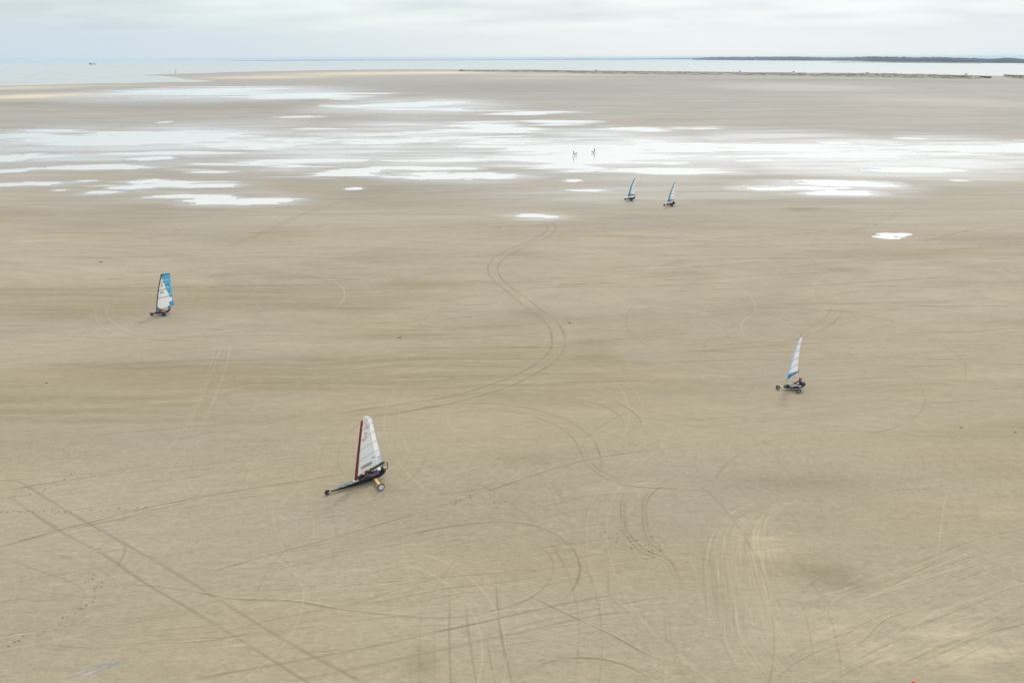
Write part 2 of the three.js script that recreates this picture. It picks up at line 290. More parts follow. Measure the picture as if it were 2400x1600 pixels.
  T('t', 0.06, 0.8, -60, 860, 0, 850, 136, 827, 306, 805, 510, 788, 646, 785, 800, 790, 980, 792, 1174, 797), T('t', 0.06, 0.55, -40, 912, 0, 906, 170, 882, 340, 867, 500, 858), T('t', 0.06, 0.65, -40, 950, 0, 945, 204, 923, 420, 900), T('t', 0.06, 0.7, -30, 974, 0, 972, 187, 960, 442, 950, 620, 945),
  T('t', 0.06, 0.55, 0, 988, 90, 975, 190, 962), T('t', 0.06, 0.55, 282, 977, 408, 953, 527, 933, 640, 920), T('t', 0.06, 0.6, -30, 1030, 0, 1025, 163, 1006, 330, 996), T('t', 0.06, 0.65, -30, 1048, 0, 1043, 238, 1018, 374, 1006, 560, 990), T('t', 0.06, 0.4, 0, 1088, 218, 1067, 400, 1050, 560, 1036),
  T('t', 0.08, 0.75, -40, 537, 0, 530, 150, 508, 340, 492, 470, 482), T('t', 0.08, 0.6, 0, 552, 150, 545, 320, 545), T('t', 0.08, 0.55, 503, 586, 612, 545, 697, 504, 800, 470, 880, 440), T('t', 0.08, 0.5, 512, 586, 622, 545, 708, 504, 812, 470),
  T('t', 0.06, 0.5, 323, 640, 612, 632, 760, 630), T('t', 0.06, 0.6, 100, 694, 170, 684, 340, 664, 544, 647), T('t', 0.06, 0.5, 289, 695, 408, 688, 612, 678, 740, 676),
  T('t', 0.07, 0.7, 760, 760, 800, 752, 970, 718, 1174, 684, 1310, 671, 1500, 650, 1600, 645, 1700, 640), T('t', 0.09, 0.55, 800, 565, 900, 580, 1040, 592, 1180, 604, 1320, 608, 1460, 606), T('t', 0.07, 0.6, 800, 602, 960, 604, 1080, 600, 1180, 596),
  T('t', 0.07, 0.5, 1100, 530, 1180, 522, 1262, 516), T('t', 0.07, 0.45, 1080, 524, 1170, 515, 1240, 512), T('t', 0.07, 0.5, 1500, 590, 1580, 603, 1600, 612, 1560, 618),
  T('t', 0.2, 0.5, 1300, 748, 1325, 743, 1345, 735), T('t', 0.05, 0.5, 900, 1185, 1000, 1150, 1120, 1105, 1240, 1070), T('t', 0.06, 0.45, 930, 1110, 1100, 1075, 1230, 1055, 1380, 1040), T('t', 0.06, 0.4, 900, 1095, 1060, 1070, 1190, 1052), T('t', 0.06, 0.5, 650, 1118, 760, 1100, 820, 1090),
  T('t', 0.06, 0.5, 560, 1150, 700, 1128, 800, 1108), T('t', 0.06, 0.5, 130, 1500, 300, 1460, 480, 1430), T('t', 0.06, 0.45, 100, 1510, 250, 1518, 400, 1497, 560, 1490, 720, 1455, 800, 1432), T('t', 0.06, 0.4, 150, 1520, 300, 1508, 480, 1502, 640, 1470), T('t', 0.06, 0.5, 800, 1428, 860, 1405, 1000, 1360, 1110, 1330), T('t', 0.05, 0.45, 800, 1358, 940, 1325, 1060, 1290),
  T('t', 0.05, 0.4, 800, 1385, 960, 1365, 1120, 1322), T('t', 0.05, 0.35, 430, 1600, 520, 1560, 640, 1500, 700, 1478), T('t', 0.05, 0.35, 20, 1540, 120, 1600), T('t', 0.06, 0.5, 1200, 1295, 1290, 1280, 1420, 1262, 1500, 1250), T('t', 0.12, 0.5, 1985, 1195, 2030, 1170, 2100, 1148, 2220, 1145), T('t', 0.1, 0.4, 2050, 1160, 2130, 1146, 2230, 1150),
  T('p', 0.06, 0.55, 524, 792, 510, 836, 483, 904, 442, 989, 391, 1057, 344, 1118), T('p', 0.06, 0.55, 541, 792, 531, 853, 510, 911, 473, 996, 422, 1064, 381, 1122), T('p', 0.05, 0.5, 656, 1040, 605, 1071, 585, 1105, 575, 1139), T('p', 0.05, 0.5, 731, 1013, 684, 1050, 673, 1088),
  T('p', 0.05, 0.4, 505, 792, 498, 836, 470, 920, 430, 1000), T('p', 0.05, 0.4, 640, 1160, 640, 1210, 660, 1280, 700, 1345, 720, 1360), T('p', 0.05, 0.35, 735, 1190, 735, 1240, 730, 1300), T('p', 0.05, 0.4, 1380, 960, 1480, 905, 1600, 870), T('p', 0.05, 0.35, 1330, 950, 1430, 915, 1550, 870),
  T('p', 0.05, 0.45, 2185, 1390, 2200, 1290, 2215, 1180, 2235, 1120), T('p', 0.05, 0.35, 2150, 1180, 2175, 1110), T('p', 0.05, 0.35, 944, 1240, 950, 1320, 970, 1370, 985, 1385), T('p', 0.04, 0.35, 1390, 1260, 1402, 1230, 1412, 1200),
];
{ // the bundle of curving scratches and diagonal marks in the lower right, and the many long faint lines of older tyres farther out
  const r = rng(9);
  const turn = [[1800, 1165], [1712, 1200], [1682, 1260], [1684, 1330], [1694, 1400], [1708, 1470], [1742, 1540], [1800, 1610]];
  for (let i = 0; i < 130; i++) {
    const s = r() * 200 - 50, k = r() * 24 - 12, from = Math.floor(r() * 4), to = Math.min(8, from + 3 + Math.floor(r() * 4));
    TRACKS.push(T(r() < 0.72 ? 'p' : 't', 0.028 + r() * 0.03, 0.13 + r() * 0.3, ...turn.slice(from, to).flatMap(([x, y], j) => [x + s * (0.6 + 0.1 * j) + r() * 16, y + k + r() * 20])));
  }
  const sweep = [[1880, 1505], [1930, 1455], [2010, 1410], [2110, 1375], [2230, 1330], [2350, 1300]];
  for (let i = 0; i < 80; i++) {
    const s = r() * 360 - 150, u = r() * 250 - 90, from = Math.floor(r() * 3), to = from + 3 + Math.floor(r() * 2);
    TRACKS.push(T(r() < 0.55 ? 'p' : 't', 0.03 + r() * 0.04, 0.2 + r() * 0.35, ...sweep.slice(from, to).flatMap(([x, y]) => [x + s + r() * 26, y + u + r() * 18])));
  }
  for (let i = 0; i < 240; i++) {
    const x = r() * 2500 - 100, y = 440 + Math.pow(r(), 1.4) * 460, l = 90 + r() * 360, sl = (r() - 0.62) * 0.13, b = (r() - 0.5) * 14;
    TRACKS.push(T('t', 0.07 + r() * 0.09, 0.3 + r() * 0.55, x - l / 2, y - sl * l / 2, x, y + b * 0.5, x + l / 2, y + sl * l / 2));
  }
  for (let i = 0; i < 46; i++) {
    const x = r() * 2400, y = 405 + r() * 80, l = 160 + r() * 500, sl = (r() - 0.5) * 0.03;
    TRACKS.push(T('t', 0.1 + r() * 0.12, 0.25 + r() * 0.5, x - l / 2, y - sl * l / 2, x, y + (r() - 0.5) * 5, x + l / 2, y + sl * l / 2));
  }
  for (let i = 0; i < 70; i++) {                 // parts of turning circles
    const q = P(r() * 2300 + 50, 560 + r() * 1000), rad = 4 + r() * 16, a0 = r() * 6.3, da = 0.8 + r() * 2.4, two = r() < 0.5, kind = r() < 0.72 ? 't' : 'p', st = 0.2 + r() * 0.36;
    for (const k of two ? [0, 1.15] : [0]) { const xy = []; for (let j = 0; j <= 8; j++) { const a = a0 + da * j / 8; xy.push([q.x + (rad + k) * Math.cos(a) * (1 + 0.1 * j / 8), -q.z + (rad + k) * Math.sin(a)]); } const t = T(kind, 0.04 + r() * 0.04, st); t.ground = xy; TRACKS.push(t); }
  }
  for (let i = 0; i < 170; i++) {
    const x = r() * 1500 - 60, y = 900 + r() * 620, l = 120 + r() * 380, sl = -(0.06 + r() * 0.16);
    TRACKS.push(T(r() < 0.8 ? 't' : 'p', 0.04 + r() * 0.03, 0.26 + r() * 0.36, x - l / 2, y - sl * l / 2, x, y + (r() - 0.5) * 16, x + l / 2, y + sl * l / 2));
  }
}
for (const t of TRACKS) {
  const pts = (t.ground ?? []).map(([x, d]) => V(x, 0, d)); for (let i = 0; i < t.pts.length; i += 2) { const q = P(t.pts[i], t.pts[i + 1]); pts.push(V(q.x, 0, -q.z)); }
  const c = new THREE.CatmullRomCurve3(pts, false, 'centripetal'), n = clamp(Math.ceil(c.getLength() / 0.45), 6, 400);
  t.line = c.getSpacedPoints(n);
  t.near = Math.min(...t.line.map((q) => q.z)); t.far = Math.max(...t.line.map((q) => q.z));
}
const PRINTS = [];
{
  let small = 1;
  const r = rng(31), walk = (n, jx, jy, ...xy) => {
    const pts = []; for (let i = 0; i < xy.length; i += 2) pts.push(V(xy[i], xy[i + 1], 0));
    const c = new THREE.CatmullRomCurve3(pts);
    for (let i = 0; i < n; i++) { const q = c.getPoint(i / (n - 1)); PRINTS.push([q.x + (r() - 0.5) * jx, q.y + (r() - 0.5) * jy, (0.6 + r() * 0.5) * small]); }
  };
  walk(13, 8, 5, 0, 1198, 60, 1198, 150, 1198); walk(14, 8, 6, 60, 1203, 200, 1196, 340, 1188); walk(6, 5, 4, 5, 1168, 40, 1163, 70, 1159);
  walk(10, 7, 5, 90, 1156, 118, 1143, 165, 1114, 195, 1093); walk(9, 8, 6, 40, 1050, 100, 1046, 150, 1053, 195, 1062, 205, 1085);
  walk(26, 16, 10, 218, 1350, 205, 1362, 238, 1370, 224, 1380, 222, 1400, 203, 1418, 185, 1430, 150, 1449, 120, 1476, 70, 1492, 30, 1504, 2, 1520);
  walk(12, 40, 24, 1420, 1254, 1480, 1270, 1530, 1300); walk(16, 60, 40, 1500, 1270, 1540, 1300); walk(14, 70, 40, 1050, 1160, 1110, 1175, 1190, 1182);
  small = 0.45; walk(46, 300, 150, 1180, 1520, 1420, 1540); walk(20, 120, 60, 1480, 1560, 1560, 1590); walk(26, 90, 200, 1640, 1340, 1640, 1480); walk(9, 60, 30, 2040, 735, 2080, 732); walk(18, 130, 60, 1850, 1340, 2000, 1400);
  walk(60, 700, 330, 1300, 1430, 2000, 1400);
}

function drawMarks(ctx, S, relief) {              // S: the sheet; relief: heights instead of colour
  ctx.save();
  ctx.setTransform(S.w / (S.x1 - S.x0), 0, 0, S.h / (S.d1 - S.d0), -S.x0 * S.w / (S.x1 - S.x0), 0);
  ctx.lineCap = 'butt'; ctx.lineJoin = 'round';
  const Y = (d) => S.d1 - d;
  const seg = (a, b, w, color) => { ctx.lineWidth = w; ctx.strokeStyle = color; ctx.beginPath(); ctx.moveTo(a.x, Y(a.z)); ctx.lineTo(b.x, Y(b.z)); ctx.stroke(); };
  const least = 0.9 * (S.x1 - S.x0) / S.w;
  TRACKS.forEach((t, k) => {
    if (t.far < S.d0 - 1 || t.near > S.d1 + 1) return;
    for (let i = 0; i < t.line.length - 1; i++) {
      const a = t.line[i], b = t.line[i + 1];
      if (Math.max(a.z, b.z) < S.d0 - 1 || Math.min(a.z, b.z) > S.d1 + 1) continue;
      const ends = Math.min(1, i / 5, (t.line.length - 1 - i) / 5 + 0.1), v = clamp(0.8 + 0.6 * fbm(i * 0.16 + k * 7.1, k * 3.7, 3), 0.25, 1) * (t.kind === 't' ? clamp(0.9 + 0.55 * vn(i * 0.5 + k, k * 1.3), 0.3, 1.2) : 1) * ends * t.strength;
      const w0 = t.width * (t.kind === 't' && t.width < 0.12 ? 1.7 : 1.25) * lerp(1, 2.3, sstep((a.z + b.z) / 2, 42, 105) * (t.width < 0.15 ? 1 : 0.15)) * (0.85 + 0.3 * vn(i * 0.4, k)), w = Math.max(w0, least), f = w0 / w;
      if (relief) seg(a, b, w, t.kind === 'p' ? `rgba(190,190,190,${0.4 * v * f})` : `rgba(40,40,40,${0.6 * v * f})`);
      else if (t.kind === 'p') seg(a, b, w, `rgba(160,152,130,${clamp(0.62 * v * f, 0, 1)})`);
      else {
        if (t.kind === 't' && S.d1 < 130) seg(V(a.x, 0, a.z + w * 0.8), V(b.x, 0, b.z + w * 0.8), w * 0.6, `rgba(152,145,126,${clamp(0.4 * v * f, 0, 1)})`);
        seg(a, b, w * (t.kind === 'w' ? 1 : 1), t.kind === 'w' ? `rgba(96,89,70,${clamp(0.7 * v * f, 0, 1)})` : `rgba(82,72,52,${clamp(0.66 * v * f, 0, 1)})`);
        if (t.kind === 'w') seg(a, b, w * 0.45, `rgba(92,85,66,${clamp(0.3 * v * f, 0, 1)})`);
      }
    }
  });
  for (const [px, py, s] of PRINTS) {
    const q = P(px, py), d = -q.z; if (d < S.d0 || d > S.d1) continue;
    ctx.fillStyle = relief ? 'rgba(0,0,0,0.7)' : 'rgba(52,44,34,0.8)';
    ctx.beginPath(); ctx.ellipse(q.x, Y(d), 0.065 * s, 0.045 * s, 0.5 * Math.sin(px), 0, 7); ctx.fill();
  }
  ctx.restore();
}

const SHEETS = [
  { x0: -50, x1: 50, d0: 12, d1: 46, w: 2048, h: 1536, nx: 20, nd: 10 },
  { x0: -105, x1: 105, d0: 46, d1: 120, w: 2048, h: 1536, nx: 24, nd: 14 },
  { x0: -250, x1: 250, d0: 120, d1: 300, w: 2048, h: 1024, nx: 40, nd: 24 },
  { x0: -600, x1: 600, d0: 300, d1: 700, w: 2048, h: 768, nx: 120, nd: 80 },
  { x0: -2300, x1: 2300, d0: 700, d1: 2700, w: 2048, h: 1024, nx: 330, nd: 250 },
];
function sandMaterial(S, level) {
  const cv = document.createElement('canvas'); cv.width = S.w; cv.height = S.h;
  const ctx = cv.getContext('2d'), im = ctx.createImageData(S.w, S.h), px = im.data;
  const wantRough = level >= 2, rough = wantRough ? new Uint8Array(S.w * S.h * 4) : null;
  const relief = level < 2 ? new Uint8ClampedArray(S.w * S.h * 4) : null, r = rng(500 + level);
  for (let j = 0; j < S.h; j++) {
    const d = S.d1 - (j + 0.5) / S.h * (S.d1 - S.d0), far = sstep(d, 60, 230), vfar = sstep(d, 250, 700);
    const darks = DARK.filter((e) => d > e.d - 1.6 * e.an && d < e.d + 1.6 * e.af), lights = LIGHT.filter((e) => d > e.d - 1.6 * e.an && d < e.d + 1.6 * e.af);
    const pales = PALE.filter((e) => d > e.d - 1.6 * e.an && d < e.d + 1.6 * e.af), wets = wantRough ? WET.filter((e) => d > e.d - e.an && d < e.d + e.af) : [], pools = wantRough ? ALLPOOLS.filter((e) => d > e.d - 2.1 * e.an && d < e.d + 2.1 * e.af) : [], sheens = SHEEN.filter((e) => d > e.d - 1.05 * e.an && d < e.d + 1.05 * e.af);
    for (let i = 0; i < S.w; i++) {
      const x = S.x0 + (i + 0.5) / S.w * (S.x1 - S.x0), o = (j * S.w + i) * 4;
      const warp = 0.6 * vn(x / 9 + 31, d / 5), dd = d + warp;
      const big = fbm(x / 26 + 11, d / 9 + 3, 3), streak = fbm(x / lerp(3.2, 26, far) + 70, dd / lerp(0.34, 1.5, far) + 20, 3), hue = vn(x / 13 + 5, d / 4.5 + 9);
      let v = 6.5 * big + lerp(3.5, 8, sstep(d, 35, 100)) * streak, h = 0;
      if (level < 2) {
        const slope = 0.05 * x, fine = fbm(x / (level ? 0.7 : 0.3) + 40, (dd + slope) / (level ? 0.15 : 0.07), 3), grit = r() - 0.5;
        v += (level === 0 ? 8.5 : 7) * fine + 12 * grit * (level === 0 ? 1 : 0.7);
        if (level === 0) v += 4.5 * fbm(x / 0.25, d / 0.2, 2);
        h = 128 + 40 * fine + 30 * streak + 20 * grit;
      } else {
        v += 6 * fbm(x / lerp(34, 260, vfar) + 5, d / lerp(1.1, 9, vfar), 3) + 4 * (r() - 0.5);
      }
      let dk = 0, lt = 0, pl = 0;
      const damp = sstep(fbm(x / 38 + 21, d / lerp(5, 9, far) + 4, 4), 0.08, 0.5) * sstep(d, 30, 52) * (1 - sstep(d, 150, 260));
      v -= 8 * damp * clamp(0.75 + 0.9 * streak + 1.3 * fbm(x / 11 + 3, dd / 0.45, 3), 0, 2);
      if (darks.length) dk = softsum(darks, x, d) * (0.75 + 0.6 * streak + 0.3 * big);
      if (lights.length) lt = softsum(lights, x, d) * clamp(0.75 + 0.5 * streak + 1.0 * fbm(x / 1.6 + 4 + d * 0.3, (d - 0.12 * x) / 0.4, 3), 0.1, 1.6);
      if (pales.length) pl = clamp(softsum(pales, x, d) * (1 + 0.45 * fbm(x / 90, d / 8, 3)), 0, 1.1);
      v += -30 * dk + 15 * lt;
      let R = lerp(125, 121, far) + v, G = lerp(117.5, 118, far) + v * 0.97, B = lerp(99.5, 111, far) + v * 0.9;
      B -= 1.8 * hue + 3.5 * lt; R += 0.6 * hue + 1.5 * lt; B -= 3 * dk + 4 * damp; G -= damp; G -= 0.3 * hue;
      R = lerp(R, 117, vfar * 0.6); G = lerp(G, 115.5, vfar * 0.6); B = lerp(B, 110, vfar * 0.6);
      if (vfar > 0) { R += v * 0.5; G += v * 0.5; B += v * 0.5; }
      if (pl > 0) { const t = sstep(x / d, 0.15, 0.35), k = pl * 0.8; R = lerp(R, lerp(176, 146, t), k); G = lerp(G, lerp(163, 142, t), k); B = lerp(B, lerp(136, 133, t), k); }
      if (wantRough) {
        let wet = 0;
        if (sheens.length) { for (const e of sheens) { const q = reach(e, x, d); if (q < 1) wet = Math.max(wet, e.w * sstep(1 - q, 0, 0.75)); } }
        if (wet > 0) wet = clamp(wet * (0.8 + 0.9 * fbm(x / 30 + 8, d / 3.5, 4)), 0, 1);
        const env = wets.length ? envelope(wets, x, d) : 0;
        if (env > 0) wet = Math.max(wet, 0.95 * sstep(waterField(x, d), -0.32, 0.02));
        const near = pools.length ? poolField(pools, x, d) : -1, rim = near > -0.75 ? sstep(near, -0.75, -0.02) : 0;
        if (rim > 0) { const k = 1 - 0.17 * rim; R *= k; G *= k; B *= k; wet = Math.max(wet, 0.75 * rim); }
        R = lerp(R, R * 0.92, wet); G = lerp(G, G * 0.95, wet); B = lerp(B, B * 1.0, wet);
        rough[o] = 255 * clamp(wet * 0.8 * (1 + 0.5 * streak), 0, 1); rough[o + 1] = rough[o + 2] = clamp(lerp(0.9, 0.4, wet) + 0.03 * streak, 0.05, 1) * 255; rough[o + 3] = 255;
      }
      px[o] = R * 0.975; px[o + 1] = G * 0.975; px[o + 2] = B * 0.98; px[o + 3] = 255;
      if (relief) { relief[o] = relief[o + 1] = relief[o + 2] = h; relief[o + 3] = 255; }
    }
  }
  ctx.putImageData(im, 0, 0);
  drawMarks(ctx, S, false);
  if (level === 0) {                               // scuffed bluish wet clay in the lower left
    const q = P(222, 1569), S0 = S;
    ctx.save(); ctx.setTransform(S0.w / (S0.x1 - S0.x0), 0, 0, S0.h / (S0.d1 - S0.d0), -S0.x0 * S0.w / (S0.x1 - S0.x0), 0);
    const rr = rng(4);
    for (let i = 0; i < 120; i++) { const u = (rr() - 0.5) * 1.7, w = (rr() - 0.5) * 0.7 * (1 - Math.abs(u) / 1.1), x = q.x + u, d = -q.z + w + u * 0.42, l = 0.1 + rr() * 0.25; ctx.lineWidth = 0.03 + rr() * 0.03; ctx.strokeStyle = ['rgba(116,117,111,0.4)', 'rgba(84,86,84,0.4)', 'rgba(140,140,128,0.35)'][i % 3]; ctx.beginPath(); ctx.moveTo(x - l, S0.d1 - d + l * 0.42); ctx.lineTo(x + l, S0.d1 - d - l * 0.42); ctx.stroke(); }
    for (const [cx, cy, n, sx, sd] of [[237, 1248, 60, 0.8, 0.4], [224, 1287, 40, 0.6, 0.4], [140, 1354, 30, 0.9, 0.4], [575, 1276, 14, 0.3, 0.2]]) { const c = P(cx, cy); for (let i = 0; i < n; i++) { const x = c.x + (rr() + rr() - 1) * sx, d = -c.z + (rr() + rr() - 1) * sd, l = 0.04 + rr() * 0.1; ctx.lineWidth = 0.04; ctx.strokeStyle = i % 2 ? 'rgba(92,86,82,0.5)' : 'rgba(146,138,122,0.5)'; ctx.beginPath(); ctx.moveTo(x - l, S0.d1 - d); ctx.lineTo(x + l, S0.d1 - d - 0.03); ctx.stroke(); } }
    ctx.restore();
  }
  const map = new THREE.CanvasTexture(cv); map.colorSpace = THREE.SRGBColorSpace; map.anisotropy = 16;
  const m = new THREE.MeshPhysicalMaterial({ map, roughness: 0.95, side: THREE.DoubleSide });
  m.name = 'sand_' + level;
  if (relief) {
    const bc = document.createElement('canvas'); bc.width = S.w; bc.height = S.h;
    const b = bc.getContext('2d'), bi = b.createImageData(S.w, S.h); bi.data.set(relief); b.putImageData(bi, 0, 0);
    drawMarks(b, S, true);
    m.bumpMap = new THREE.CanvasTexture(bc); m.bumpScale = level === 0 ? 0.03 : 0.035;
  }
  if (rough) {
    const t = new THREE.DataTexture(rough, S.w, S.h, THREE.RGBAFormat); t.flipY = true; t.magFilter = THREE.LinearFilter; t.needsUpdate = true;
    m.roughnessMap = t; m.roughness = 1; m.clearcoat = 1; m.clearcoatMap = t; m.clearcoatRoughness = 0.16;
  }
  return m;
}
function sheetGeometry(S, lift) {
  const pos = [], uv = [], nor = [], idx = [];
  for (let j = 0; j <= S.nd; j++) for (let i = 0; i <= S.nx; i++) {
    const x = lerp(S.x0, S.x1, i / S.nx), d = lerp(S.d0, S.d1, j / S.nd);
    pos.push(x, gy(x, d) + lift(x, d), -d); nor.push(0, 1, 0); uv.push(i / S.nx, j / S.nd);
  }
  const n = S.nx + 1;
  for (let j = 0; j < S.nd; j++) for (let i = 0; i < S.nx; i++) { const a = j * n + i; idx.push(a, a + 1, a + n, a + 1, a + n + 1, a + n); }
  const g = new THREE.BufferGeometry();
  g.setAttribute('position', new THREE.Float32BufferAttribute(pos, 3)); g.setAttribute('normal', new THREE.Float32BufferAttribute(nor, 3)); g.setAttribute('uv', new THREE.Float32BufferAttribute(uv, 2));
  g.setIndex(idx); return g;
}
{
  const flat = () => 0, gs = SHEETS.map((S, k) => sheetGeometry(S, k < 3 ? flat : shoreHeight)), ms = SHEETS.map(sandMaterial);
  gs.push(sheetGeometry({ x0: -2300, x1: 2300, d0: -300, d1: 700, nx: 46, nd: 20 }, (x, d) => -0.08 + Math.min(0, shoreHeight(x, d)))); ms.push(new THREE.MeshStandardMaterial({ color: 0x827a65, roughness: 0.95, side: THREE.DoubleSide }));
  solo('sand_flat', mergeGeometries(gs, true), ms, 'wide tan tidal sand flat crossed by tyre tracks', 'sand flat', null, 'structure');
}

// ---------------------------------------------------------------- standing water
// The part of a grid where field > 0, cut along its edge.
function contour(x0, x1, d0, d1, sx, sd, field, up) {
  const nx = Math.ceil((x1 - x0) / sx), nd = Math.ceil((d1 - d0) / sd), pos = [], uv = [];
  const f = new Float32Array((nx + 1) * (nd + 1));
  for (let j = 0; j <= nd; j++) for (let i = 0; i <= nx; i++) f[j * (nx + 1) + i] = field(x0 + i * sx, d0 + j * sd);
  const put = (x, d) => { pos.push(x, gy(x, d) + up, -d); uv.push(x, d); };
  for (let j = 0; j < nd; j++) for (let i = 0; i < nx; i++) {
    const k = j * (nx + 1) + i, c = [[i, j, f[k]], [i + 1, j, f[k + 1]], [i + 1, j + 1, f[k + nx + 2]], [i, j + 1, f[k + nx + 1]]];
    if (c.every((q) => q[2] <= 0)) continue;
    const poly = [];
    for (let e = 0; e < 4; e++) {
      const a = c[e], b = c[(e + 1) % 4];
      if (a[2] > 0) poly.push([a[0], a[1]]);
      if ((a[2] > 0) !== (b[2] > 0)) { const t = a[2] / (a[2] - b[2]); poly.push([lerp(a[0], b[0], t), lerp(a[1], b[1], t)]); }
    }
    for (let q = 1; q < poly.length - 1; q++) for (const [gi, gj] of [poly[0], poly[q], poly[q + 1]]) put(x0 + gi * sx, d0 + gj * sd);
  }
  const g = new THREE.BufferGeometry();
  g.setAttribute('position', new THREE.Float32BufferAttribute(pos, 3)); g.setAttribute('uv', new THREE.Float32BufferAttribute(uv, 2));
  g.setAttribute('normal', new THREE.Float32BufferAttribute(new Float32Array(pos.length).map((_, i) => (i % 3 === 1 ? 1 : 0)), 3));
  return mergeVertices(g, 1e-3);
}
const still = mat(0.22, 0.22, 0.2, 0.2, { ior: 1.5, clearcoat: 1, clearcoatRoughness: 0.17 });
{
  const g = merge([contour(-330, 330, 118, 300, 0.7, 1.0, waterField, 0.012), contour(-700, 700, 300, 900, 2, 3, waterField, 0.02)]);
  solo('shallow_water', g, still, 'broad sheet of shallow white-shining water over the tidal flats', 'water', null, 'structure');
  for (const [label, list] of POOLS) {
    const x0 = Math.min(...list.map((e) => e.x - 1.5 * e.ax)), x1 = Math.max(...list.map((e) => e.x + 1.5 * e.ax)), d0 = Math.min(...list.map((e) => e.d - 1.5 * e.an)), d1 = Math.max(...list.map((e) => e.d + 1.5 * e.af));
    solo('tidal_pool', contour(x0, x1, d0, d1, 0.25, 0.35, (x, d) => shapeField(list, x, d), 0.018), still, label, 'puddle', null, 'structure');
  }
}
{ // the sea: a curved sheet out past the horizon
  const pos = [], nor = [], uv = [], idx = [], rings = [], n = 240;
  for (let r = 380; r < 21000; r *= 1.045) rings.push(r);
  rings.forEach((r) => { for (let i = 0; i <= n; i++) { const a = lerp(-1.25, 1.25, i / n), x = r * Math.sin(a), z = -r * Math.cos(a); pos.push(x, gy(x, z) - 0.32, z); nor.push(0, 1, 0); uv.push(x / 260, z / 110); } });
  for (let j = 0; j < rings.length - 1; j++) for (let i = 0; i < n; i++) { const a = j * (n + 1) + i; idx.push(a, a + 1, a + n + 1, a + 1, a + n + 2, a + n + 1); }
  const g = new THREE.BufferGeometry();
  g.setAttribute('position', new THREE.Float32BufferAttribute(pos, 3)); g.setAttribute('normal', new THREE.Float32BufferAttribute(nor, 3)); g.setAttribute('uv', new THREE.Float32BufferAttribute(uv, 2)); g.setIndex(idx);
  const W = 512, data = new Uint8Array(W * W * 4);
  for (let j = 0; j < W; j++) for (let i = 0; i < W; i++) {
    const u = i / W, v = j / W, per = (s, t, k) => { const a = vn(u * s + k, v * t + k), b = vn((u - 1) * s + k, v * t + k); return lerp(a, b, u); };
    const q = 150 + 60 * per(4, 14, 3) + 40 * per(9, 40, 8), o = (j * W + i) * 4;
    data[o] = data[o + 1] = data[o + 2] = clamp(q, 0, 255); data[o + 3] = 255;
  }
  const t = new THREE.DataTexture(data, W, W, THREE.RGBAFormat); t.wrapS = t.wrapT = THREE.RepeatWrapping; t.magFilter = THREE.LinearFilter; t.needsUpdate = true;
  const m = mat(0.2, 0.235, 0.235, 0.62, { ior: 1.33 }); m.roughnessMap = t;
  solo('sea', g, m, 'pale calm sea reaching to the horizon behind the sandbank', 'sea', null, 'structure');
}

